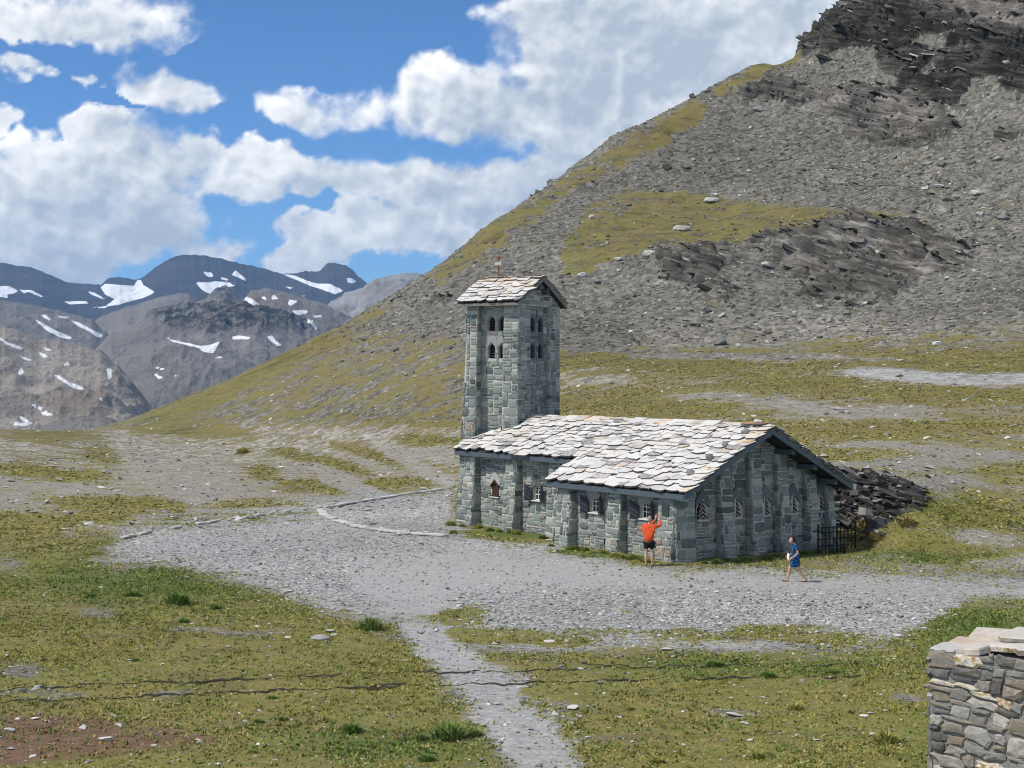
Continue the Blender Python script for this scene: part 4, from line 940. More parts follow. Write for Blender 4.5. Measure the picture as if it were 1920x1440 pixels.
    # back slope
    eb2 = (-D2 + UP * SL).normalized(); nR2 = (UP + D2 * SL).normalized(); rows2 = []; t = -.06
    while t < tmax - .12:
        rows2.append((t, .36, (-.03, 17.2), (.5, .95))); t += .33
    roofing.plane(C(0, W, EV), D1, eb2, nR2, rows2, 32, in_tower, weight=.02, tlim=tmax)
    # ridge slabs
    x = .3
    rr = random.Random(3); k = 0
    while x < 13.6:
        w = rr.uniform(.5, .9); me = (SLABS_R if k < 2 else rr.choice((SLABS, SLABS_L, SLABS_L, SLABS)))[rr.randrange(5)]
        tl = .30 + rr.uniform(-.06, .06) if k >= 2 else .08; c = C(x, W / 2 - .34, RZ + (.09 if k < 2 else -.05)); Mx = Matrix.Identity(4); b = (D2 + UP * tl).normalized(); nn = (UP - D2 * tl).normalized()
        for i in range(3): Mx[i][0] = D1[i] * w; Mx[i][1] = b[i] * .62; Mx[i][2] = nn[i] * .055; Mx[i][3] = c[i] + D1[i] * w / 2
        roofing.items.append((1.0, Mx, me)); x += w * .95; k += 1
    roofing.build(L, roof, 300)
    # --- fascia panels along the eaves and barge boards on the gable
    def fascia(u0, u1, v, z, n_):
        for k in range(n_):
            a = u0 + (u1 - u0) * k / n_ + .004; b = u0 + (u1 - u0) * (k + 1) / n_ - .004; m = MB()
            m.box(C(a, v - .02, z - .19), D1 * (b - a), D2 * .04, UP * .19); m.build('fascia_panel', M['fascia'], root, L)
    fascia(.05, 8.1, 0, EV - .005, 7); fascia(8.12, 17.12, 1.5, EV + SL * 1.5 - .005, 9); fascia(.05, 17.1, W, EV - .005, 8)
    for sg in (0, 1):
        for uu in (.0, 17.12):
            a, b = ((0, W / 2) if sg == 0 else (W, W / 2)); 
            if uu > 1 and sg == 0: a = 1.5
            m = MB(); m.prism([C(uu, a, zroof(a) + .03), C(uu, b, RZ + .03), C(uu, b, RZ - .22), C(uu, a, zroof(a) - .20)], D1 * .05)
            m.build('barge_board', M['fascia'], root, L)
    m = MB(); m.prism([C(8.1, -.0, EV + .02), C(8.1, 1.47, zroof(1.47) + .02), C(8.1, 1.47, zroof(1.47) - .17), C(8.1, 0, EV - .17)], D1 * .045); m.build('barge_board', M['fascia'], root, L)
    for v in (W / 2, 5.45, 6.6, 3.0, 1.85, 7.7):
        z = zroof(v) - .34; MB().box(C(.16, v - .09, z - .02), D1 * 1.1, D2 * .18, UP * .2).build('purlin_end', M['fascia'], root, L)
    return root
TT = R(60.0)
def tower_frame():
    d2 = Vector((math.cos(TT), math.sin(TT), 0)); d1 = Vector((-math.sin(TT), math.cos(TT), 0)); N = Vector((.300, 67.4, 0))
    def loc(c): q = c - N; return q.dot(d1), q.dot(d2)
    return d1, d2, loc, N
def make_tower():
    d1, d2, loc, N = tower_frame()
    B = lambda a, b, z=0.0: N + d1 * a + d2 * b + UP * z
    L = B(1.5, 2.2, 0); root = empty('bell_tower', L); tag(root, 'tall square stone bell tower with paired pointed openings and slab roof', 'bell tower')
    mas = Masonry(STONES); mort = M['mortar']; ZE, ZR, Lr, Wr, BASE = 9.79, 11.0, 3.2, 4.5, -.3
    SL = (ZR - ZE) / (Wr / 2); zr = lambda b: ZE + SL * min(b, Wr - b)
    nF, nR = -d2, -d1
    # recessed panels with belfry openings
    fw = [(1.22, 8.57, 9.27), (1.78, 8.57, 9.27), (1.22, 7.34, 8.07), (1.78, 7.34, 8.07)]; rw = [(1.95, 8.55, 9.25), (2.68, 8.55, 9.25), (1.95, 7.36, 8.07), (2.68, 7.36, 8.07)]
    O1 = B(0, .66); hs = [house(a, z0, z1, .40, .70) for a, z0, z1 in fw]; big = [[(a - .27, z0 - .08), (a + .27, z0 - .08), (a + .27, z1 + .25), (a - .27, z1 + .25)] for a, z0, z1 in fw]
    p1 = panel('wall', O1, d1, UP, nF, [(.5, BASE), (2.6, BASE), (2.6, 9.8), (.5, 9.8)], hs, .24, mort, root, L)
    mas.face(O1, d1, UP, nF, [(.9, 2.5), (2.35, 2.5), (2.35, 9.75), (.9, 9.75)], big, seed=61, cell=(.13, .12), parent=p1)
    O2 = B(.40, 0); hs2 = [house(b, z0, z1, .46, .70) for b, z0, z1 in rw]; big2 = [[(b - .26, z0 - .04), (b + .26, z0 - .04), (b + .26, z1 + .06), (b - .26, z1 + .06)] for b, z0, z1 in rw]
    gp = [(.5, BASE), (4.0, BASE), (4.0, zr(4.0) - .12), (Wr / 2, ZR - .12), (.5, zr(.5) - .12)]
    p2 = panel('wall', O2, d2, UP, nR, gp, hs2, .13, M['lintel'], root, L)
    mas.face(O2, d2, UP, nR, [(1.35, 3.2), (3.3, 3.2), (3.3, zr(3.3) - .12), (Wr / 2, ZR - .15), (1.35, zr(1.35) - .12)], big2, seed=62, cell=(.13, .12), parent=p2)
    m = MB(); m.add([B(2.6, .66, BASE), B(2.6, 3.9, BASE), B(2.6, 3.9, zr(3.9) - .12), B(2.6, Wr / 2, ZR - .12), B(2.6, .66, zr(.66) - .12)], [[0, 1, 2, 3, 4]]); m.add([B(.5, 3.9, BASE), B(2.6, 3.9, BASE), B(2.6, 3.9, 9.9), B(.5, 3.9, 9.9)], [[0, 1, 2, 3]])
    p3 = m.build('wall', mort, root, L)
    # pale dressed slabs around the openings on the front
    for a in (1.22, 1.78):
        for z0, z1 in ((8.57, 9.27), (7.34, 8.07)):
            zs = z0 + .7 * (z1 - z0)
            for sg in (-1, 1):
                q = lambda x, z: O1 + d1 * (a + sg * x) + UP * z + nF * .004
                m = MB().prism([q(.20, z0), q(.276, z0), q(.276, z1 + .27), q(0, z1 + .27), q(0, z1), q(.20, zs)], nF * .03); m.build('dressed_slab', M['concrete'], root, L)
    # belfry louvres
    def louvre(O, ax, n, cx, z0, z1, dp=.22):
        w = .46 if dp < .2 else .40; zs = z0 + .7 * (z1 - z0); q = lambda a, z, d: O + ax * (cx + a) + UP * z + n * d
        op = MB().prism([q(-w / 2, z0, -dp), q(w / 2, z0, -dp), q(w / 2, zs, -dp), q(0, z1, -dp), q(-w / 2, zs, -dp)], -n * .02).build('belfry_opening', M['dark_void'], root, L)
        for k in range(4):
            z = z0 + .08 + k * .125; half = w / 2 - .005 if z + .06 < zs else (w / 2) * max(.15, (z1 - z - .07) / (z1 - zs))
            MB().prism([q(-half, z + .05, -dp + .015), q(half, z + .05, -dp + .015), q(half, z, -dp + .085), q(-half, z, -dp + .085)], UP * .014).build('louvre', M['louver'], op, L)
    for a, z0, z1 in fw: louvre(O1, d1, nF, a, z0, z1)
    for b, z0, z1 in rw: louvre(O2, d2, nR, b, z0, z1, .12)
    # corner piers, battered towards the front and outwards
    def pier(a0, a1, b0, b1, bf, bo_lo, bo_hi, seed, ztop):
        """top rectangle a0..a1 x b0..b1; at the foot the front (low b) is bf further out; low a by bo_lo, high a by bo_hi"""
        zb, ztp = BASE, ztop
        P_ = [B(a0 - bo_lo, b0 - bf, zb), B(a1 + bo_hi, b0 - bf, zb), B(a1 + bo_hi, b1, zb), B(a0 - bo_lo, b1, zb), B(a0, b0, ztp), B(a1, b0, ztp), B(a1, b1, ztp + .0), B(a0, b1, ztp)]
        m = MB(); m.add(P_, [[0, 3, 2, 1], [4, 5, 6, 7], [0, 1, 5, 4], [1, 2, 6, 5], [2, 3, 7, 6], [3, 0, 4, 7]]); pr = m.build('corner_pier', mort, root, L)
        def fc(p00, p10, p11, p01, seed, wt=1.0):
            e1 = (p10 - p00); e1n = e1.normalized(); up = (p01 - p00); nrm = e1n.cross(up).normalized(); e2 = nrm.cross(e1n).normalized()
            pts = [((p - p00).dot(e1n), (p - p00).dot(e2)) for p in (p00, p10, p11, p01)]
            wd = e1.length; cut = 2.6 if wt > 0 else 0
            lo = [(pts[0][0] + (pts[3][0] - pts[0][0]) * .27, pts[3][1] * .27), (pts[1][0] + (pts[2][0] - pts[1][0]) * .27, pts[2][1] * .27), pts[2], pts[3]]
            mas.face(p00, e1n, e2, nrm, lo, seed=seed, wmax=3 if wd > .4 else 2, cell=(wd / max(2, round(wd / .17)), .13), weight=wt, parent=pr)
        fc(P_[1], P_[0], P_[4], P_[5], seed); fc(P_[0], P_[3], P_[7], P_[4], seed + 1); fc(P_[2], P_[1], P_[5], P_[6], seed + 2, .02 if a1 > 2 else 1.0); fc(P_[3], P_[2], P_[6], P_[7], seed + 3, .01)
    pier(.20, .95, .35, 1.38, .42, .02, .0, 71, 9.72); pier(2.33, 2.86, .35, 1.0, .42, .0, .22, 75, 9.72); pier(.20, .75, 3.28, 4.13, 0, .02, 0, 79, 9.75); pier(2.3, 2.86, 3.3, 4.13, 0, 0, .22, 83, 9.75)
    # gable infill above the right-hand piers
    g2 = MB(); g2.prism([B(.26, .42, 9.7), B(.26, 4.1, 9.7), B(.26, 4.1, zr(4.1) - .14), B(.26, Wr / 2, ZR - .14), B(.26, .42, zr(.42) - .14)], d1 * .26); gi = g2.build('gable_wall', mort, root, L)
    mas.face(B(.26, 0), d2, UP, nR, [(.45, 9.74), (4.05, 9.74), (4.05, zr(4.05) - .14), (Wr / 2, ZR - .16), (.45, zr(.45) - .14)], seed=90, parent=gi)
    mas.build(L, 'stone', root, 300, 'rubble_masonry')
    for b, z in ((1.95, 10.55), (2.62, 10.38)):
        m = MB().tube(B(.30, b, z), B(-.02, b, z), .15, .15, 12); m.build('purlin_end', M['louver'], root, L)
    # roof
    rf = MB()
    pt = lambda b0, b1: [B(.03, b0, zr(b0)), B(Lr - .03, b0, zr(b0)), B(Lr - .03, b1, zr(b1)), B(.03, b1, zr(b1))]
    rf.prism(pt(.02, Wr / 2), UP * -.10); rf.prism(pt(Wr / 2, Wr - .02), UP * -.10); roof = rf.build('roof', M['underlay'], root, L)
    ro = Roofing([SLABS, SLABS_L]); cs = math.hypot(1, SL)
    for sg, O in ((1, B(0, 0, ZE)), (-1, B(0, Wr, ZE))):
        e = (d2 * sg + UP * SL).normalized(); n = (UP - d2 * sg * SL).normalized(); rows = []; t = -.05
        while t < Wr / 2 * cs - .15: rows.append((t, .31, (-.03, Lr + .03), (.36, .75))); t += .29
        ro.plane(O, d1, e, n, rows, 41 + sg, tlim=Wr / 2 * cs, weight=1 if sg > 0 else .05, pick=lambda c, rs: 1 if c.z > 10.6 and rs.random() < .75 else (1 if rs.random() < .15 else 0))
    x = 0
    while x < Lr - .2:
        w = random.uniform(.4, .65); Mx = Matrix.Identity(4); c = B(x + w / 2, Wr / 2 - .26, ZR + .05)
        for i in range(3): Mx[i][0] = d1[i] * w; Mx[i][1] = d2[i] * .52; Mx[i][2] = UP[i] * .05; Mx[i][3] = c[i]
        ro.items.append((1.0, Mx, SLABS_L[random.randrange(8)] if random.random() < .6 else SLABS_R[0])); x += w
    ro.build(L, roof, 300)
    for b0 in (0, Wr):
        for k in range(3): MB().box(B(.03 + k * 1.05, b0 - .02, ZE - .13), d1 * 1.04, d2 * .04, UP * .12).build('fascia_board', M['barge_wood'], root, L)
    for a, b in ((0, Wr / 2), (Wr, Wr / 2)):
        for uu in (-.02, Lr - .03):
            MB().prism([B(uu, a, zr(a) + .02), B(uu, b, ZR + .02), B(uu, b, ZR - .16), B(uu, a, zr(a) - .14)], d1 * .05).build('barge_board', M['barge_wood'], root, L)
    # iron cross on the ridge
    cxp = B(2.35, Wr / 2, ZR); cr = empty('roof_cross', cxp); tag(cr, 'rusty iron cross standing on the ridge of the bell tower', 'cross')
    MB().box(cxp + Vector((-.035, -.035, -.05)), (.07, 0, 0), (0, .07, 0), (0, 0, .95)).build('post', M['rust'], cr, cxp, bevel=.01)
    MB().box(cxp - d1 * .17 + UP * .62 - d2 * .06, d1 * .34, d2 * .12, UP * .16).build('crossbar', M['pale_wood'], cr, cxp, bevel=.01)
    MB().box(cxp - d1 * .05 + UP * .90 - d2 * .05, d1 * .15, d2 * .10, UP * .13).build('finial', M['rust'], cr, cxp, bevel=.01)
    return root
make_chapel(); make_tower()

# ------------------------------------------------------------------ loose rock, pebbles, turf
def vertex_area():
    nr, nc = T['nr'], T['nc']; X = T['co'][:, 0].reshape(nr, nc); Y = T['co'][:, 1].reshape(nr, nc)
    return (np.abs(np.gradient(X, axis=1)) * np.abs(np.gradient(Y, axis=0))).ravel(), np.abs(np.gradient(X, axis=1)).ravel(), np.abs(np.gradient(Y, axis=0)).ravel()
AREA, DXV, DYV = vertex_area()
INFRAME = ((T['px'] > -90) & (T['px'] < 2010) & (T['py'] < 1560) & (T['co'][:, 1] > 16)).astype(float)
def picks(mask, n, seed):
    rs = np.random.default_rng(seed); w = np.clip(mask, 0, None) * AREA * INFRAME; w /= w.sum()
    i = rs.choice(len(w), n, p=w); nc = T['nc']; i = np.clip(i, nc + 1, len(w) - nc - 2)
    fx, fy = rs.random(n), rs.random(n); co = T['co']
    p = co[i] * ((1 - fx) * (1 - fy))[:, None] + co[i + 1] * (fx * (1 - fy))[:, None] + co[i + nc] * ((1 - fx) * fy)[:, None] + co[i + nc + 1] * (fx * fy)[:, None]
    return i, p, rs
def rock_cloud(name, mask, n, size, mat, seed, flat=(.25, .6), bed=False, tone=(0, 1), box=True, long=1.0, sink=.25):
    i, p, rs = picks(mask, n, seed)
    if box: base = np.array([(x, y, z) for z in (-.5, .5) for x, y in ((-.5, -.5), (.5, -.5), (.5, .5), (-.5, .5))], float); F_ = [(4, 5, 6), (4, 6, 7), (0, 1, 5), (0, 5, 4), (1, 2, 6), (1, 6, 5), (2, 3, 7), (2, 7, 6), (3, 0, 4), (3, 4, 7)]
    else: base = np.array([(.5, 0, 0), (0, .5, 0), (-.5, 0, 0), (0, -.5, 0), (0, 0, .5), (0, 0, -.4)], float); F_ = [(0, 1, 4), (1, 2, 4), (2, 3, 4), (3, 0, 4), (1, 0, 5), (2, 1, 5), (3, 2, 5), (0, 3, 5)]
    k = len(base); s = size(rs, n, i); v = base[None] + rs.uniform(-.17, .17, (n, k, 3))
    sx = s * rs.uniform(.8, 1.5, n) * long; sy = s * rs.uniform(.6, 1.1, n); sz = s * rs.uniform(flat[0], flat[1], n)
    v = v * np.stack([sx, sy, sz], 1)[:, None]
    if bed:   # lie along the bedding, which dips to the right
        a = R(21) + rs.normal(0, .12, n); ca, sa = np.cos(a), np.sin(a)
        x, z = v[..., 0] * ca[:, None] + v[..., 2] * sa[:, None], -v[..., 0] * sa[:, None] + v[..., 2] * ca[:, None]
        b = rs.normal(0, .35, n); cb, sb = np.cos(b), np.sin(b)
        v = np.stack([x * cb[:, None] - v[..., 1] * sb[:, None], x * sb[:, None] + v[..., 1] * cb[:, None], z], -1)
    else:
        b = rs.uniform(0, 6.283, n); cb, sb = np.cos(b)[:, None], np.sin(b)[:, None]
        v = np.stack([v[..., 0] * cb - v[..., 1] * sb, v[..., 0] * sb + v[..., 1] * cb, v[..., 2]], -1)
        nrm = T['nrm'][i] + rs.normal(0, .18, (n, 3)); nrm /= np.linalg.norm(nrm, axis=1)[:, None]
        t1 = np.cross(nrm, np.array([0, 1, 0.])); t1 /= np.linalg.norm(t1, axis=1)[:, None]; t2 = np.cross(nrm, t1) * -1
        v = v[..., :1] * t1[:, None] + v[..., 1:2] * -t2[:, None] * -1 + v[..., 2:] * nrm[:, None]
    v = v + (p + T['nrm'][i] * (sz * (.5 - sink))[:, None])[:, None]
    f = (np.array(F_)[None] + (np.arange(n) * k)[:, None, None]).reshape(-1, 3)
    tn = np.repeat(tone[0] + (tone[1] - tone[0]) * rs.random(n), k)
    tag(obj(name, np_mesh(name, v.reshape(-1, 3), f, mat, False, dict(tone=tn))), kind='stuff')
hill, rock, grass, gravel, dark = T['hill'], T['rock'], T['grass'], T['gravel'], T['dark']
yv = T['co'][:, 1]; zv = T['co'][:, 2]; PX, PY = T['px'], T['py']; uu_, vv_ = to_uv(T['co'][:, 0], yv)
OUT = 1.0 - ((uu_ > .3) & (uu_ < 17.3) & (vv_ > -.1) & (vv_ < 8.5)) * 1.0        # not inside the chapel
face_cam = 1.0 / np.maximum(.25, AREA ** .0)
lnorm = lambda med, sig, lo, hi: (lambda rs, n, i: np.clip(np.exp(rs.normal(math.log(med), sig, n)), lo, hi))
bigger = blob(PX, PY, 1800, 380, 160, 90) + .7 * blob(PX, PY, 1600, 300, 250, 60) + .5 * blob(PX, PY, 1350, 600, 250, 60)
rock_cloud('scree_rocks', hill * (1 - rock * .8) * np.clip(1.15 - grass * 1.15, .05, 1), 32000, lambda rs, n, i: np.clip(np.exp(rs.normal(math.log(.125), .55, n)) * (1 + .55 * bigger[i]), .07, .9), M['rocks'], 201)
rock_cloud('bedrock_blocks', rock, 3600, lnorm(.40, .55, .15, 1.5), M['rocks'], 202, (.14, .36), True, (0, .9), long=1.7, sink=.6)
rock_cloud('slope_stones', (1 - hill) * (yv > 60) * np.clip(1.05 - grass, .06, 1) * (1 - .6 * gravel) * OUT * (1 - dark), 25000, lnorm(.14, .55, .06, .6), M['pebble'], 203, box=False)
rock_cloud('gravel_pebbles', (yv < 95) * gravel * (1 - .75 * T['smooth']) * np.clip(1.2 - grass, .2, 1) * OUT * (.35 + 1.0 * blob(PX, PY, 1300, 1160, 500, 45) + .6 * blob(PX, PY, 600, 1080, 250, 40)), 26000, lnorm(.052, .45, .025, .2), M['pebble'], 204, (.4, .7), box=False)
rock_cloud('meadow_stones', (yv < 64) * (1 - gravel) * np.clip(1.15 - grass, .05, 1) * OUT, 4200, lnorm(.048, .5, .025, .18), M['pebble'], 205, (.3, .6), box=False)
rock_cloud('bank_rubble', dark * OUT, 2600, lnorm(.19, .5, .08, .6), M['bank_rock'], 206, (.2, .45), True)
def turf(name, mask, n, mat, seed, h, w, blades, lean=.5, spread=1.0):
    i, p, rs = picks(mask, n, seed); N = n * blades
    P_ = np.repeat(p, blades, 0); hs = np.repeat(h(rs, n, i), blades) * rs.uniform(.6, 1.2, N)
    P_ = P_ + np.stack([rs.normal(0, .5, N) * w * spread, rs.normal(0, .5, N) * w * spread, np.full(N, -.012)], 1)
    a = rs.uniform(0, 6.283, N); d = np.stack([np.cos(a), np.sin(a), np.zeros(N)], 1); q = np.stack([-np.sin(a), np.cos(a), np.zeros(N)], 1)
    bw = (w * rs.uniform(.25, .5, N))[:, None]
    tip = P_ + np.array([0, 0, 1.0]) * hs[:, None] + q * (hs * rs.normal(0, lean, N))[:, None]
    v = np.stack([P_ - d * bw, P_ + d * bw, tip], 1).reshape(-1, 3); f = np.arange(N * 3).reshape(-1, 3)
    tn = np.repeat(np.repeat(rs.random(n), blades), 3)
    tag(obj(name, np_mesh(name, v, f, mat, False, dict(tone=tn))), kind='stuff')
gm_ = sstep(grass, .35, .7)
clump = np.clip(.55 + .9 * fbm(T['co'][:, 0] / 1.3, yv / 1.3, oct=3, seed=301), .18, 1.4)
turf('meadow_turf', (yv < 62) * gm_ * clump * np.clip(.75 + 1.1 * fbm(T['co'][:, 0] / 3.5, yv / 2.2, oct=3, seed=305), .12, 1.5) * OUT * (1 - T['rust'] * .8), 52000, M['turf'], 211, lambda rs, n, i: rs.uniform(.015, .05, n), .07, 4, 1.1)
turf('lush_turf', (yv < 62) * gm_ * clump * OUT * T['lush'] ** 2, 16000, M['lush'], 212, lambda rs, n, i: rs.uniform(.025, .08, n), .07, 4, .9)
turf('dry_turf', (yv < 66) * gm_ * clump * OUT * (1 - T['lush']), 14000, M['dry'], 213, lambda rs, n, i: rs.uniform(.02, .075, n), .06, 4, 1.0)
edge_ = sstep(gravel, .03, .25) * (1 - sstep(gravel, .5, .85)) * (yv < 75)
turf('border_turf', edge_ * np.clip(clump, .3, 1.4) ** 2 * OUT, 9000, M['turf'], 216, lambda rs, n, i: rs.uniform(.02, .07, n), .08, 4, .9)
turf('slope_grass', ((yv > 58) & (yv < 150)) * gm_ * clump * OUT * (1 - hill) * (1 - dark), 22000, M['turf'], 214, lambda rs, n, i: rs.uniform(.03, .08, n), .20, 4, 1.3)
turf('slope_dry_grass', ((yv > 58) & (yv < 150)) * gm_ * clump * OUT * (1 - dark), 11000, M['dry'], 215, lambda rs, n, i: rs.uniform(.03, .09, n), .22, 4, 1.3)

# ------------------------------------------------------------------ single rocks
def rock_mesh(seed, mat, flat=.6):
    rs = np.random.default_rng(seed); bm = bmesh.new(); bmesh.ops.create_icosphere(bm, subdivisions=2, radius=.5)
    cut = [(Vector(rs.normal(0, 1, 3)).normalized(), rs.uniform(.24, .40)) for _ in range(9)]
    for v in bm.verts:
        for n, d in cut:
            e = v.co.dot(n) - d
            if e > 0: v.co -= n * e
        v.co += Vector(rs.normal(0, .012, 3)); v.co.z *= flat
    me = bpy.data.meshes.new('boulder'); bm.to_mesh(me); bm.free(); me.materials.append(mat)
    return me
PALE = [rock_mesh(k, M['pale_rock'], .5) for k in range(5)]; GREY = [rock_mesh(20 + k, M['grey_rock'], .6) for k in range(5)]; FLAT = [rock_mesh(40 + k, M['pale_rock'], .22) for k in range(4)]; DARKR = [rock_mesh(60 + k, M['rocks'], .5) for k in range(4)]
rr = random.Random(5)
def put_rock(px, py, wpx, kind, name, label, cat, group, tall=1.0):
    p = hit(px, py); w = wpx / F * p.y; me = rr.choice(kind); o = obj(name, me); o.location = p + UP * (w * .10 * tall); o.scale = (w, w * rr.uniform(.6, .9), w * tall); o.rotation_euler = (rr.uniform(-.15, .15), rr.uniform(-.15, .15), rr.uniform(-.5, .5))
    tag(o, label, cat, group); return o
for px, py, w in [(1424, 208, 24), (1280, 433, 36), (1218, 480, 32), (1158, 488, 18), (1090, 517, 22), (1120, 530, 14), (1350, 646, 28), (800, 566, 30), (1755, 646, 22), (1690, 677, 12), (1468, 300, 16), (1335, 379, 30), (1560, 388, 12), (1160, 508, 14), (1490, 425, 14), (1700, 520, 12), (1830, 365, 26), (1760, 350, 20), (1880, 410, 22), (1640, 330, 16), (1870, 300, 18), (1440, 500, 26), (1530, 470, 30), (1640, 480, 36), (1745, 345, 14), (1000, 560, 14), (740, 610, 12), (1240, 600, 14), (1420, 610, 12), (1600, 620, 12), (1300, 300, 10), (1385, 300, 12)]:
    put_rock(px, py, w * 1.1, PALE if rr.random() < .55 else GREY, 'boulder', 'pale grey boulder lying on the mountain slope behind the chapel', 'boulder', 'boulders on the mountain slope')
put_rock(1110, 410, 15, PALE, 'boulder', 'tall whitish upright rock at the edge of the grass shelf', 'boulder', None, 1.9)
put_rock(1415, 122, 24, DARKR, 'boulder', 'dark rock knob on the grassy skyline of the mountain', 'boulder', None, 1.5)
put_rock(1585, 775, 30, DARKR, 'boulder', 'long dark slab in the yellow grass behind the chapel roof', 'boulder', None, .6)
for px, py, w in [(200, 1389, 40), (1377, 1343, 36), (1397, 1358, 24), (1407, 1389, 18), (540, 1196, 14), (1250, 1219, 26), (1030, 1204, 22), (540, 1110, 22), (1075, 1329, 32), (1162, 1347, 20), (1620, 1343, 18), (1690, 1351, 10), (620, 1185, 26), (625, 1192, 18), (22, 1252, 16), (1770, 1223, 10), (65, 1348, 18), (300, 1373, 9), (92, 1396, 10), (1530, 1388, 14), (990, 1276, 12)]:
    put_rock(px, py, w, FLAT, 'flat_stone', 'flat whitish stone lying loose in the meadow grass', 'stone', 'flat stones in the meadow')
for px, py, w in [(860, 1138, 18), (915, 1099, 12), (1340, 1171, 12), (1060, 1124, 14), (1280, 1120, 10), (1480, 1150, 12), (1630, 1180, 16), (1180, 1160, 11), (1700, 1120, 10), (980, 1140, 12), (700, 1095, 10), (520, 1060, 10), (960, 1080, 9), (820, 1060, 9)]:
    put_rock(px, py, w, PALE, 'gravel_stone', 'pale fist-sized stone lying on the gravel in front of the chapel', 'stone', 'stones on the gravel')
put_rock(600, 1199, 40, GREY, 'embedded_rock', 'low tan rock half sunk in the grass beside the footpath', 'rock', None, .7)
put_rock(980, 1309, 16, GREY, 'path_stone', 'grey stone lying on the bare footpath below the wheel ruts', 'stone', None, .8)
put_rock(16, 1371, 26, PALE, 'pale_rock', 'whitish rock on the rust-red bare patch', 'rock', None)
put_rock(1329, 1040, 26, GREY, 'fallen_stone', 'squared grey stone lying at the foot of the gable wall', 'stone', 'stones at the foot of the gable', .7)
put_rock(1388, 1034, 24, GREY, 'fallen_stone', 'squared grey stone lying at the foot of the gable wall', 'stone', 'stones at the foot of the gable', .7)
put_rock(1029, 1014, 14, PALE, 'white_stone', 'small white stone beside the projecting corner buttress', 'stone', None)
put_rock(1708, 938, 12, PALE, 'white_stone', 'small white stone at the top corner of the dark bank', 'stone', None)
# stones weighing down the roof
def roof_stone(u, v, w, mat, tall, label, group=None):
    z = 2.442 + .531 * min(v, 8.44 - v) + .12; o = obj('roof_stone', rr.choice(mat)); o.location = C(u, v, z + w * .16); o.scale = (w, w, w * tall); o.rotation_euler = (rr.uniform(-.3, .3), rr.uniform(-.3, .3), rr.uniform(0, 3)); tag(o, label, 'stone', group)
lab = 'grey stone weighing down the front roof slope near the gable edge'
for u, v, w in [(.75, .9, .42), (.75, 1.85, .42), (.95, 2.75, .34), (.75, 3.6, .38)]: roof_stone(u, v, w, GREY, 1.5, lab, 'stones along the front roof edge')
roof_stone(.75, 4.22, .50, PALE, 1.1, 'round whitish stone on the ridge end of the chapel roof'); roof_stone(.30, 4.40, .32, PALE, 1.2, 'small whitish stone just below the chapel ridge end')
lab = 'pale stone weighing down the rear roof slope near the gable edge'
for u, v, w in [(.5, 5.0, .30), (.5, 5.9, .42), (.5, 7.0, .46), (.5, 7.6, .32)]: roof_stone(u, v, w, PALE, 1.4, lab, 'stones along the rear roof edge')
# flashing stones piled between tower and roof
d1t, d2t, loct, Nt = tower_frame()
for k, (a, b, s_) in enumerate([(-.15, 2.1, .55), (-.1, 2.8, .45), (-.1, 1.3, .4)]):
    o = obj('wedge_stone', DARKR[k]); q = Nt + d1t * a + d2t * b; u, v = to_uv(q.x, q.y); o.location = Vector((q.x, q.y, 2.442 + .531 * min(v, 8.44 - v) + .12)); o.scale = (s_ * 1.6, s_ * 1.3, s_); o.rotation_euler = (0, 0, k)
    tag(o, 'dark stone wedged between the bell tower and the chapel roof', 'stone', 'stones wedged against the tower')

# ------------------------------------------------------------------ grass tussocks
def tussock_mesh(seed, mat, blades=150):
    rs = np.random.default_rng(seed); n = blades; a = rs.uniform(0, 6.283, n); r = .38 * np.sqrt(rs.random(n)); h = (1 - .55 * (r / .38) ** 2) * rs.uniform(.6, 1.1, n)
    p = np.stack([np.cos(a) * r, np.sin(a) * r * .8, np.zeros(n)], 1); out = np.stack([np.cos(a), np.sin(a), np.zeros(n)], 1); side = np.stack([-np.sin(a), np.cos(a), np.zeros(n)], 1)
    mid = p + np.array([0, 0, 1.]) * (h * .6)[:, None] + out * (.14 * rs.random(n))[:, None]; tip = p + np.array([0, 0, 1.]) * (h * rs.uniform(.75, 1, n))[:, None] + out * (.34 * rs.random(n))[:, None] + side * rs.normal(0, .1, n)[:, None]
    w = .026
    v = np.stack([p - side * w, p + side * w, mid + side * w * .8, mid - side * w * .8, tip], 1).reshape(-1, 3); b = np.arange(n) * 5
    f = np.concatenate([np.stack([b, b + 1, b + 2], 1), np.stack([b, b + 2, b + 3], 1), np.stack([b + 3, b + 2, b + 4], 1)])
    return np_mesh('grass_tussock', v, f, mat, False, dict(tone=np.repeat(rs.random(n) * .5, 5)))
TUS = {'lush': [tussock_mesh(k, M['lush']) for k in range(3)], 'turf': [tussock_mesh(10 + k, M['turf']) for k in range(3)], 'dry': [tussock_mesh(20 + k, M['dry']) for k in range(3)]}
def tussock(px, py, w, kind, label, group, tall=.55):
    p = hit(px, py); s_ = w / F * p.y; o = obj('grass_tussock', rr.choice(TUS[kind])); o.location = p - UP * .02; o.scale = (s_, s_, s_ * tall); o.rotation_euler = (0, 0, rr.uniform(0, 6)); tag(o, label, 'grass tussock', group)
for a, lb in [((333, 1133, 62), 'round dark green tussock below the kerb of the gravel yard'), ((695, 1180, 58), 'dark green tussock where the footpath leaves the gravel yard'), ((840, 1385, 84), 'large dark green tussock beside the bare footpath below the wheel ruts')]: tussock(*a, 'lush', lb, 'large green tussocks')
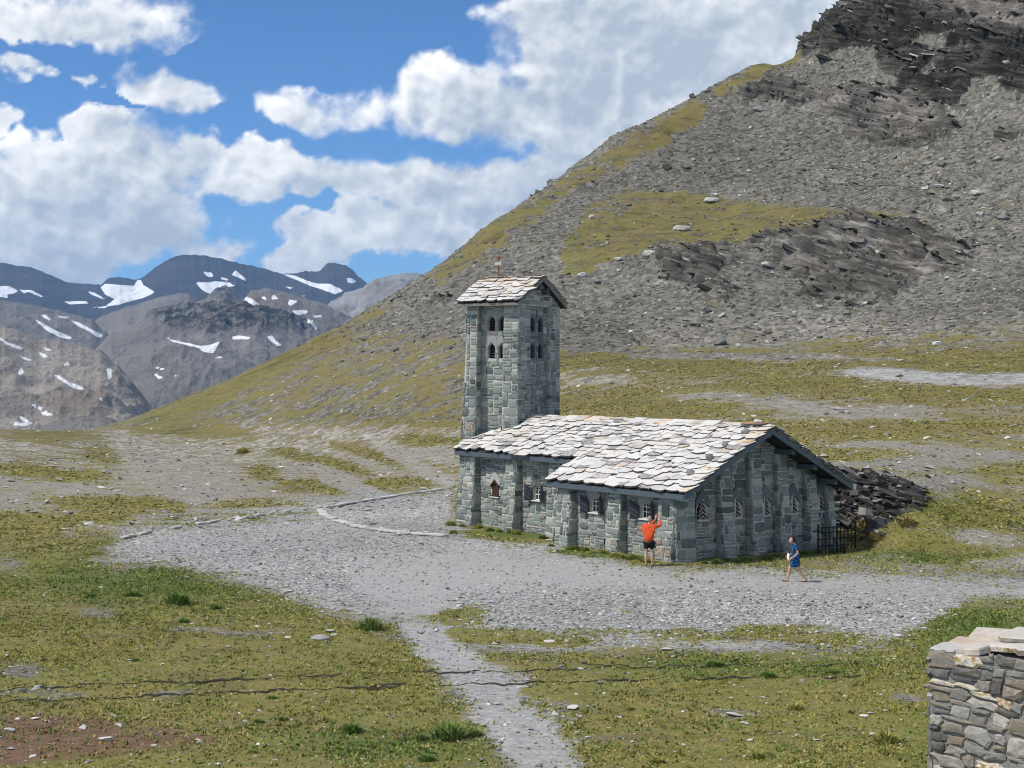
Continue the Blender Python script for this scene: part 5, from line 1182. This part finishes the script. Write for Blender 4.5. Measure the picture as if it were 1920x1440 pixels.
for a in [(405, 1142, 32), (345, 1166, 30), (250, 1118, 40), (170, 1120, 30), (485, 1354, 28), (660, 1372, 56), (258, 1376, 16), (790, 1385, 40), (890, 1378, 40), (530, 1350, 26), (475, 1412, 26), (800, 1425, 40), (255, 1240, 26), (510, 1310, 26), (1340, 1248, 40), (1560, 1262, 40), (1440, 1268, 36)]: tussock(*a, 'lush', 'small bright green grass tuft in the meadow turf', 'small green tufts', .42)
for a in [(1490, 1330, 40), (1230, 1430, 36), (1660, 1390, 60), (1420, 1420, 40), (1180, 1330, 26)]: tussock(*a, 'turf', 'olive grass tuft in the thin turf between path and stone wall', 'olive tufts', .5)
for a in [(1625, 995, 56), (1655, 980, 50), (1605, 1015, 40), (1640, 1010, 40), (1700, 985, 44), (1590, 1035, 44)]: tussock(*a, 'dry', 'straw-yellow grass tussock on the bank beside the chapel gable', 'straw tussocks on the bank', .6)
for a in [(455, 850, 30), (845, 985, 30), (850, 1000, 24)]: tussock(*a, 'turf', 'brownish tuft on the bare gravelly ground left of the chapel', 'tufts on bare ground', .5)
for k in range(26):   # grass along the foot of the front wall
    u = rr.uniform(1.0, 16.6); v = (-.22 if u < 7.7 else 1.25) - rr.uniform(0, .35); p = C(u, v); s_ = rr.uniform(.35, .6); o = obj('grass_tussock', rr.choice(TUS['lush'] + TUS['turf'])); o.location = Vector((p.x, p.y, hz(p.x, p.y) - .02)); o.scale = (s_, s_, s_ * .5); o.rotation_euler = (0, 0, rr.uniform(0, 6))
    tag(o, 'green grass tuft at the foot of the chapel front wall', 'grass tussock', 'tufts along the front wall')
for k in range(14):   # and of the gable
    v = rr.uniform(.6, 8.0); p = C(rr.uniform(-.5, .25), v); s_ = rr.uniform(.3, .55); o = obj('grass_tussock', rr.choice(TUS['lush'])); o.location = Vector((p.x, p.y, hz(p.x, p.y) - .02)); o.scale = (s_, s_, s_ * .5); o.rotation_euler = (0, 0, rr.uniform(0, 6))
    tag(o, 'dark green grass tuft at the foot of the shaded gable', 'grass tussock', 'tufts along the gable')

# ------------------------------------------------------------------ kerbs of flat stones and the wheel ruts
M['kerb_rock'] = tone_material('kerb_rock', [(0, (.34, .34, .325)), (.5, (.45, .445, .42)), (1, (.58, .57, .54))], bscale=5)
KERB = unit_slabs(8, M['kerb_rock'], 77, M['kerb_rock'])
def along(pts, step):
    P_ = [hit(*p) for p in pts]; out = []
    for a, b in zip(P_[:-1], P_[1:]):
        d = (b - a).length; n = max(1, int(d / step))
        for k in range(n): q = a.lerp(b, k / n); out.append((q, (b - a).normalized()))
    return out
def kerb(pts, label, group=None, wid=.34, gaps=.12):
    st = along(pts, .40); root = empty('stone_kerb', st[0][0]); tag(root, label, 'kerb', group); L = st[0][0]
    for q, d in st:
        if rr.random() < gaps: continue
        o = bpy.data.objects.new('stone', rr.choice(KERB)); COL.objects.link(o); o.parent = root; z = hz(q.x, q.y)
        a = math.atan2(d.y, d.x) + rr.uniform(-.12, .12); M_ = Matrix.Translation(Vector((q.x, q.y, z + .035)) - L) @ Matrix.Rotation(a, 4, 'Z') @ Matrix.Diagonal((rr.uniform(.42, .6), wid * rr.uniform(.7, 1.1), rr.uniform(.05, .08), 1))
        o.matrix_local = M_
kerb([(596, 955), (650, 947), (720, 936), (790, 925), (848, 916)], 'pale kerb of flat stones running from the gravel bend to the chapel corner')
kerb([(593, 958), (600, 968), (625, 979), (665, 990), (700, 996), (760, 1003), (840, 1008)], 'kerb of flat stones curving round the gravel bend', wid=.42)
kerb([(240, 1010), (300, 998), (370, 985), (440, 975), (520, 964), (585, 956)], 'kerb of flat stones along the far edge of the gravel yard', wid=.24, gaps=.45)
def rut(pts, label):
    P_ = []
    for a, b in zip(pts[:-1], pts[1:]):
        n = max(2, int(math.hypot(b[0] - a[0], b[1] - a[1]) / 7))
        P_ += [(a[0] + (b[0] - a[0]) * k / n, a[1] + (b[1] - a[1]) * k / n) for k in range(n)]
    P_.append(pts[-1]); vs, fs = [], []
    for i, (px, py) in enumerate(P_):
        p = hit(px, py + 1.2 * math.sin(i * 1.1) + 1.6 * math.sin(i * .37) + rr.uniform(-1.1, 1.1), 24, 60); w = max(.003, .030 * (1 + .9 * math.sin(i * .21 + pts[0][0]) + rr.uniform(-.5, .5)))
        for k, off in enumerate((-w, -w * .4, w * .4, w)):
            vs.append((p.x, p.y + off * 1.5, hz(p.x, p.y + off * 1.5) + (.004, .016, .015, .004)[k] + rr.uniform(0, .008)))
        if i:
            b = 4 * (i - 1); fs += [[b + k, b + 4 + k, b + 5 + k, b + 1 + k] for k in range(3)]
    o = obj('wheel_rut', py_mesh('wheel_rut', vs, fs, M['soil'])); tag(o, kind='structure')
rut([(-40, 1297), (165, 1284), (330, 1279)], ''); rut([(332, 1281), (500, 1271), (750, 1261), (960, 1260), (1112, 1253), (1341, 1249), (1480, 1247)], ''); rut([(1500, 1249), (1685, 1243)], '')
rut([(-40, 1317), (200, 1310), (330, 1302), (500, 1296), (780, 1286), (960, 1282), (1133, 1277), (1269, 1272), (1400, 1272), (1633, 1268)], ''); rut([(640, 1290), (760, 1283)], ''); rut([(1090, 1243), (1180, 1250)], '')

# ------------------------------------------------------------------ field-stone wall in the foreground
def make_wall():
    E0 = Vector((3.81, 14.0, 0)); ax = Vector((.757, -.654, 0)); nf = Vector((-.654, -.757, 0)); bk = -nf; L = Vector((E0.x, E0.y, .9)); Z0, Z1 = .6, 4.14; LEN, TH_ = 4.2, .62
    root = empty('stone_wall', L); tag(root, 'rough field-stone wall capped with tilted pale slabs, cut off by the frame', 'wall')
    M['wall_mortar'] = simple('grey_wall_mortar', (.27, .26, .235), .95, .35, 22, bump=1.0, bump_d=.03)
    body = MB().box(E0 + UP * Z0, ax * LEN, bk * TH_, UP * (Z1 - Z0)).build('wall_core', M['wall_mortar'], root, L)
    units = unit_stones(24, M['wallstone'], 15, jit=.42); mas = Masonry(units)
    tx, tz = ax * math.cos(.10) - UP * math.sin(.10), UP * math.cos(.10) + ax * math.sin(.10)
    mas.face(E0, tx, tz, nf, [(-.30, 2.85), (1.10, 2.98), (1.02, Z1 + .12), (-.42, Z1 - .01)], cell=(.062, .052), depth=.022, gap=.012, seed=91, parent=body)
    mas.face(E0, ax, UP, nf, [(-.02, Z0), (1.45, Z0), (1.45, 2.85), (-.02, 2.85)], cell=(.12, .08), depth=.04, gap=.018, seed=92, weight=.05, parent=body)
    mas.face(E0, ax, UP, nf, [(1.45, Z0), (LEN, Z0), (LEN, Z1), (1.45, Z1)], cell=(.12, .08), depth=.04, gap=.018, seed=93, weight=.05, parent=body)
    mas.face(E0, bk, UP, -ax, [(0, Z0), (TH_, Z0), (TH_, Z1), (0, Z1)], cell=(.11, .08), depth=.04, gap=.018, seed=94, weight=.05, parent=body)
    mas.build(L, 'stone', body, 260, 'rubble_masonry')
    # bedding stones and cap slabs
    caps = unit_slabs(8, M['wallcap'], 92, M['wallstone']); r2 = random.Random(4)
    def cap(s_, t_, z, w, l, th, rz, tilt, roll=0):
        a = ax * math.cos(rz) + bk * math.sin(rz); b = bk * math.cos(rz) - ax * math.sin(rz); b = (b + UP * tilt).normalized(); a = (a + UP * roll).normalized(); n = a.cross(b)
        if n.z < 0: n = -n
        Mx = Matrix.Identity(4); c = E0 + ax * s_ + bk * t_ + UP * z - L
        for i in range(3): Mx[i][0] = a[i] * w; Mx[i][1] = b[i] * l; Mx[i][2] = n[i] * th; Mx[i][3] = c[i]
        o = bpy.data.objects.new('cap_slab', caps[r2.randrange(8)]); COL.objects.link(o); o.parent = root; o.matrix_local = Mx
    for s_, t_, z, w, l, th, rz, ti, ro in [(.10, .0, 4.11, .26, .40, .05, .1, .05, .02), (.16, .30, 4.12, .36, .34, .06, .0, .06, .0), (.34, .0, 4.14, .30, .40, .06, -.1, .10, .06), (.62, .10, 4.18, .50, .60, .05, -.25, .10, .04), (.42, .36, 4.20, .50, .40, .045, .2, .12, .02), (.75, .30, 4.26, .50, .42, .04, .1, .10, .03), (.98, .02, 4.20, .45, .50, .06, .1, .08, .05), (1.15, .30, 4.28, .60, .42, .05, -.1, .06, .0), (1.5, .0, 4.22, .60, .62, .06, .05, .05, .0), (2.1, .0, 4.20, .65, .62, .06, -.05, .05, 0), (2.75, .0, 4.2, .65, .62, .06, .05, .04, 0), (3.4, .0, 4.2, .65, .62, .06, 0, .05, 0), (3.95, 0, 4.2, .5, .62, .06, 0, .05, 0)]:
        cap(s_, t_, z, w, l, th, rz, ti, ro)
make_wall()

# ------------------------------------------------------------------ iron railing and plaque at the chapel
def make_railing():
    A, B_ = C(-.30, 6.25), C(-.55, 7.95); d = (B_ - A); n = 11
    L = Vector((A.x, A.y, hz(A.x, A.y))); root = empty('iron_railing', L); tag(root, 'low black iron railing beside the shaded end of the chapel gable', 'railing')
    base = lambda t: (lambda q: Vector((q.x, q.y, hz(q.x, q.y))))(A + d * t)
    for k in range(n):
        t = k / (n - 1); p = base(t); big = k in (0, 5, n - 1)
        MB().tube(p - UP * .1, p + UP * (1.12 if big else 1.0), .035 if big else .018, .035 if big else .018, 6).build('post' if big else 'bar', M['iron'], root, L)
    for h in (.30, .55, .80, .98): MB().tube(base(0) + UP * h, base(1) + UP * h, .022, .022, 6).build('rail', M['iron'], root, L)
make_railing()
q = C(1.22, .165, 1.60); pl = empty('wall_plaque', q); tag(pl, 'dark green square board fixed to the corner buttress by the front window', 'plaque')
MB().box(q - D1 * .19, D1 * .38, -D2 * .03 + UP * 0, UP * .40).build('board', M['plaque'], pl, q, bevel=.004)
MB().box(q - D1 * .03 + UP * .1 + D2 * .0, D1 * .06, D2 * .14, UP * .2).build('bracket', M['iron'], pl, q)

# ------------------------------------------------------------------ people
def skin_mesh(name, joints, bones, mat, sub=2):
    """joints {name: ((x, y, z), radius or (rx, ry))}; grown with a Skin modifier, rooted at the first joint"""
    keys = list(joints); me = bpy.data.meshes.new(name); me.from_pydata([joints[k][0] for k in keys], [(keys.index(a), keys.index(b)) for a, b in bones], [])
    o = bpy.data.objects.new(name, me); COL.objects.link(o); mod = o.modifiers.new('Skin', 'SKIN'); mod.use_smooth_shade = True
    sub = 3 if name in ('long_sleeved_top', 'shorts', 'dress') else sub; o.modifiers.new('Sub', 'SUBSURF').levels = sub; o.modifiers['Sub'].render_levels = sub
    for i, k in enumerate(keys):
        r = joints[k][1]; sv = me.skin_vertices[0].data[i]; sv.radius = (r, r) if not hasattr(r, '__len__') else r; sv.use_root = (i == 0)
    dg = bpy.context.evaluated_depsgraph_get(); dg.update(); out = bpy.data.meshes.new_from_object(o.evaluated_get(dg)); bpy.data.objects.remove(o)
    if name in ('long_sleeved_top', 'shorts', 'dress'):
        nv = len(out.vertices); cc = np.empty(nv * 3, np.float32); nn = np.empty(nv * 3, np.float32); out.vertices.foreach_get('co', cc); out.vertices.foreach_get('normal', nn); cc = cc.reshape(-1, 3)
        cc = cc + nn.reshape(-1, 3) * (.016 * fbm(cc[:, 0] * 9, cc[:, 1] * 9 + 3, cc[:, 2] * 15 + 6 * cc[:, 0], oct=3, seed=400))[:, None]; out.vertices.foreach_set('co', cc.astype(np.float32).ravel())
    out.materials.clear(); out.materials.append(mat); out.polygons.foreach_set('use_smooth', np.ones(len(out.polygons), bool)); out.name = name
    return out
def hand(J, Bn, tag_, wrist, palm_dir, side_dir, curl):
    """five fingers rooted in the palm"""
    w, pd, sdv, cu = Vector(wrist), Vector(palm_dir).normalized(), Vector(side_dir).normalized(), Vector(curl).normalized()
    J[tag_ + 'palm'] = (w + pd * .055, .030); 
    for k, (off, ln) in enumerate([(.030, .065), (.011, .075), (-.009, .072), (-.028, .055)]):
        a = w + pd * .085 + sdv * off; b = a + (pd * .8 + cu * .3) * ln * .5; c = b + (pd * .5 + cu * .8) * ln * .5
        J[f'{tag_}k{k}'] = (a, .0105); J[f'{tag_}m{k}'] = (b, .0095); J[f'{tag_}t{k}'] = (c, .008); Bn += [(tag_ + 'palm', f'{tag_}k{k}'), (f'{tag_}k{k}', f'{tag_}m{k}'), (f'{tag_}m{k}', f'{tag_}t{k}')]
    a = w + pd * .045 + sdv * .045; b = a + (sdv * .6 + pd * .6 + cu * .4) * .04
    J[tag_ + 'th1'] = (a, .012); J[tag_ + 'th2'] = (b, .0095); Bn += [(tag_ + 'palm', tag_ + 'th1'), (tag_ + 'th1', tag_ + 'th2')]
def head_mesh(name, c, mat, s=1.0, yaw=0.0):
    """a head facing +y with brow, eye sockets, nose, lips, chin and ears"""
    bm = bmesh.new(); bmesh.ops.create_uvsphere(bm, u_segments=24, v_segments=18, radius=1.0)
    for v in bm.verts:
        x, y, z = v.co; f = max(0.0, y)
        v.co.x = x * (.078 - .014 * max(0, -z)); v.co.y = y * .098 + (.012 if z < -.3 and y > 0 else 0); v.co.z = z * .118
        if f > .55 and abs(x) < .22 and -.28 < z < .1: v.co.y += .022 * (1 - abs(x) / .22)                       # nose
        if f > .5 and .18 < abs(x) < .55 and .02 < z < .22: v.co.y -= .010                                      # eye sockets
        if f > .5 and abs(x) < .4 and -.55 < z < -.42: v.co.y += .006                                           # lips
        if f > .3 and z < -.72: v.co.y += .008                                                                  # chin
        if abs(x) > .93 and abs(z) < .3 and abs(y) < .25: v.co.x += .014 * (1 if x > 0 else -1)                 # ears
    Mx = Matrix.Translation(Vector(c)) @ Matrix.Rotation(yaw, 4, 'Z') @ Matrix.Scale(s, 4); bm.transform(Mx)
    me = bpy.data.meshes.new(name); bm.to_mesh(me); bm.free(); me.polygons.foreach_set('use_smooth', np.ones(len(me.polygons), bool)); me.materials.append(mat)
    return me
def join_into(a, b):
    bm = bmesh.new(); bm.from_mesh(a); bm.from_mesh(b); bm.to_mesh(a); bm.free(); a.polygons.foreach_set('use_smooth', np.ones(len(a.polygons), bool)); return a
def hair_mesh(c, mat, s=1.0, yaw=0.0, back=-.25, low=-.15, puff=1.08):
    bm = bmesh.new(); bmesh.ops.create_uvsphere(bm, u_segments=20, v_segments=14, radius=1.0)
    kill = [v for v in bm.verts if (v.co.z < low and v.co.y > back) or (v.co.y > .45 and v.co.z < .5) or v.co.z < -.75]
    bmesh.ops.delete(bm, geom=kill, context='VERTS'); rs = np.random.default_rng(3)
    for v in bm.verts: v.co = Vector((v.co.x * .078 * puff, v.co.y * .098 * puff, v.co.z * .118 * puff)) * (1 + rs.normal(0, .02))
    bm.transform(Matrix.Translation(Vector(c)) @ Matrix.Rotation(yaw, 4, 'Z') @ Matrix.Scale(s, 4)); me = bpy.data.meshes.new('hair'); bm.to_mesh(me); bm.free(); me.materials.append(mat)
    return me
def man():
    g = hit(1217, 1062); yaw = R(-18)
    root = empty('person', g + UP * -.01, yaw); tag(root, 'person in orange long-sleeved top and black shorts raising a phone at the chapel', 'person')
    J = dict(pelvis=((0, 0, .93), (.11, .08)), waist=((0, -.01, 1.08), (.10, .07)), chest=((0, -.02, 1.28), (.11, .07)), neck=((0, -.01, 1.46), .055), skull=((0, .01, 1.56), .06))
    Bn = [('pelvis', 'waist'), ('waist', 'chest'), ('chest', 'neck'), ('neck', 'skull')]
    for s_, t in ((1, 'r'), (-1, 'l')):
        J[t + 'hip'] = ((s_ * .095, 0, .86), .095); J[t + 'knee'] = ((s_ * .105, .02, .48), .058); J[t + 'calf'] = ((s_ * .108, -.02, .32), .055); J[t + 'ank'] = ((s_ * .11, -.02, .09), .036); J[t + 'heel'] = ((s_ * .11, -.03, .04), .036); J[t + 'toe'] = ((s_ * .13, .15, .035), .033)
        Bn += [('pelvis', t + 'hip'), (t + 'hip', t + 'knee'), (t + 'knee', t + 'calf'), (t + 'calf', t + 'ank'), (t + 'ank', t + 'heel'), (t + 'heel', t + 'toe')]
    arm = {'r': ((.19, -.01, 1.41), (.38, .12, 1.42), (.30, .27, 1.64)), 'l': ((-.19, 0, 1.41), (-.06, .28, 1.36), (.16, .32, 1.62))}
    for t, (a, b, c) in arm.items():
        J[t + 'sh'] = (a, .062); J[t + 'el'] = (b, .043); J[t + 'wr'] = (c, .028); Bn += [('chest', t + 'sh'), (t + 'sh', t + 'el'), (t + 'el', t + 'wr')]
        hand(J, Bn, t, c, (0, .05, 1), (-1 if t == 'r' else 1, 0, 0), (-.3 if t == 'r' else .3, .2, .3)); Bn.append((t + 'wr', t + 'palm'))
    body = skin_mesh('body', J, Bn, M['skin']); join_into(body, head_mesh('head', (.02, .04, 1.625), M['skin'], 1.0, R(-8))); obj('body', body, root)
    K = {k: J[k] for k in ('chest', 'waist', 'pelvis')}; K['chest'] = (J['chest'][0], (.20, .15)); K['waist'] = (J['waist'][0], (.185, .145)); K['pelvis'] = ((0, 0, .80), (.175, .14)); K['collar'] = ((0, -.01, 1.455), .078)
    Bk = [('chest', 'waist'), ('waist', 'pelvis'), ('chest', 'collar')]
    for t in 'rl':
        K[t + 'sh'] = (J[t + 'sh'][0], .078); K[t + 'el'] = (J[t + 'el'][0], .058); a, b = Vector(J[t + 'el'][0]), Vector(J[t + 'wr'][0]); K[t + 'cuff'] = (a.lerp(b, .88), .042); Bk += [('chest', t + 'sh'), (t + 'sh', t + 'el'), (t + 'el', t + 'cuff')]
    obj('long_sleeved_top', skin_mesh('long_sleeved_top', K, Bk, M['orange']), root)
    S = dict(w=((0, 0, .97), (.165, .135)), r=((.095, 0, .84), .115), l=((-.095, 0, .84), .115), r2=((.105, .01, .60), .098), l2=((-.105, .01, .60), .098)); obj('shorts', skin_mesh('shorts', S, [('w', 'r'), ('w', 'l'), ('r', 'r2'), ('l', 'l2')], M['black']), root)
    for s_ in (1, -1):
        sh = skin_mesh('shoe', dict(a=((s_ * .11, -.06, .045), .047), b=((s_ * .118, .05, .045), .046), c=((s_ * .132, .17, .036), .038)), [('a', 'b'), ('b', 'c')], M['shoe']); obj('shoe', sh, root)
    obj('hair', hair_mesh((.02, .035, 1.63), M['grey_hair'], 1.0, R(-8), puff=1.05, low=.05, back=-.1), root)
    # the phone in his hands
    ph = Matrix.Translation(g) @ Matrix.Rotation(yaw, 4, 'Z') @ Vector((.23, .325, 1.70)); o = MB().box(ph + Vector((-.075, -.005, -.038)), (.15, 0, 0), (0, .010, 0), (0, 0, .076)).build('phone', M['phone'], None, ph, bevel=.003); o.location = ph; o.rotation_euler = (R(-12), 0, yaw)
    tag(o, 'black phone held up level in both raised hands', 'phone')
def woman():
    g = hit(1491, 1091); yaw = R(94)                                 # walking to the left
    root = empty('person', g + UP * -.005, yaw); tag(root, 'person with dark hair walking in a blue patterned dress and sandals', 'person')
    J = dict(pelvis=((0, 0, .80), (.09, .07)), waist=((0, .01, .95), (.085, .065)), chest=((0, .02, 1.11), (.095, .065)), neck=((0, .04, 1.26), .044), skull=((0, .07, 1.34), .055))
    Bn = [('pelvis', 'waist'), ('waist', 'chest'), ('chest', 'neck'), ('neck', 'skull')]
    legs = {'r': ((.085, .0, .75), (.09, .17, .42), (.09, .18, .28), (.085, .24, .085), (.085, .22, .04), (.085, .40, .05)), 'l': ((-.085, -.0, .75), (-.085, -.10, .43), (-.085, -.20, .28), (-.085, -.33, .12), (-.085, -.36, .075), (-.085, -.21, .03))}
    for t, (h, k, c, a, e, f) in legs.items():
        for n_, p, r in (('hip', h, .068), ('knee', k, .054), ('calf', c, .050), ('ank', a, .032), ('heel', e, .032), ('toe', f, .026)): J[t + n_] = (p, r)
        Bn += [('pelvis', t + 'hip'), (t + 'hip', t + 'knee'), (t + 'knee', t + 'calf'), (t + 'calf', t + 'ank'), (t + 'ank', t + 'heel'), (t + 'heel', t + 'toe')]
    for t, a, b, c, pd in (('r', (.165, .01, 1.20), (.20, .0, .97), (.17, .17, .85), (-.1, 1, -.1)), ('l', (-.165, .02, 1.20), (-.205, -.04, .97), (-.18, .13, .83), (.1, .8, -.5))):
        J[t + 'sh'] = (a, .05); J[t + 'el'] = (b, .036); J[t + 'wr'] = (c, .024); Bn += [('chest', t + 'sh'), (t + 'sh', t + 'el'), (t + 'el', t + 'wr')]; hand(J, Bn, t, c, pd, (-1 if t == 'r' else 1, 0, .3), (0, -.2, -.6)); Bn.append((t + 'wr', t + 'palm'))
    body = skin_mesh('body', J, Bn, M['skin']); join_into(body, head_mesh('head', (0, .095, 1.385), M['skin'], .97)); obj('body', body, root)
    K = dict(chest=((0, .02, 1.11), (.158, .125)), waist=((0, .01, .95), (.14, .12)), hip=((0, 0, .80), (.175, .155)), skirt=((0, 0, .62), (.19, .185)), hem=((0, .0, .48), (.20, .205)), collar=((0, .035, 1.245), .062), rs=((.165, .01, 1.20), .066), re=((.19, .0, 1.06), .058), ls=((-.165, .02, 1.20), .066), le=((-.195, -.02, 1.06), .058))
    obj('dress', skin_mesh('dress', K, [('chest', 'waist'), ('waist', 'hip'), ('hip', 'skirt'), ('skirt', 'hem'), ('chest', 'collar'), ('chest', 'rs'), ('rs', 're'), ('chest', 'ls'), ('ls', 'le')], M['blue']), root)
    for t, s_ in (('r', .085), ('l', -.085)):
        e, f = Vector(J[t + 'heel'][0]), Vector(J[t + 'toe'][0]); d = (f - e).normalized()
        sh = skin_mesh('sandal', dict(a=(e - d * .02 - UP * .018, .032), b=(e.lerp(f, .5) - UP * .012, .033), c=(f + d * .03 - UP * .008, .028)), [('a', 'b'), ('b', 'c')], M['sandal']); obj('sandal', sh, root)
    obj('hair', hair_mesh((0, .085, 1.395), M['dark_hair'], .97, 0, back=.10, low=-.55, puff=1.12), root)
    q = Matrix.Translation(g) @ Matrix.Rotation(yaw, 4, 'Z') @ Vector((.0, .235, .86)); o = MB().box(q + Vector((-.02, -.10, -.11)), (.012, 0, 0), (0, .14, 0), (0, 0, .20)).build('leaflet', M['paper'], None, q); o.location = q; o.rotation_euler = (R(10), 0, R(20)); tag(o, 'white folded leaflet carried in front of the blue dress', 'leaflet')
man(); woman()
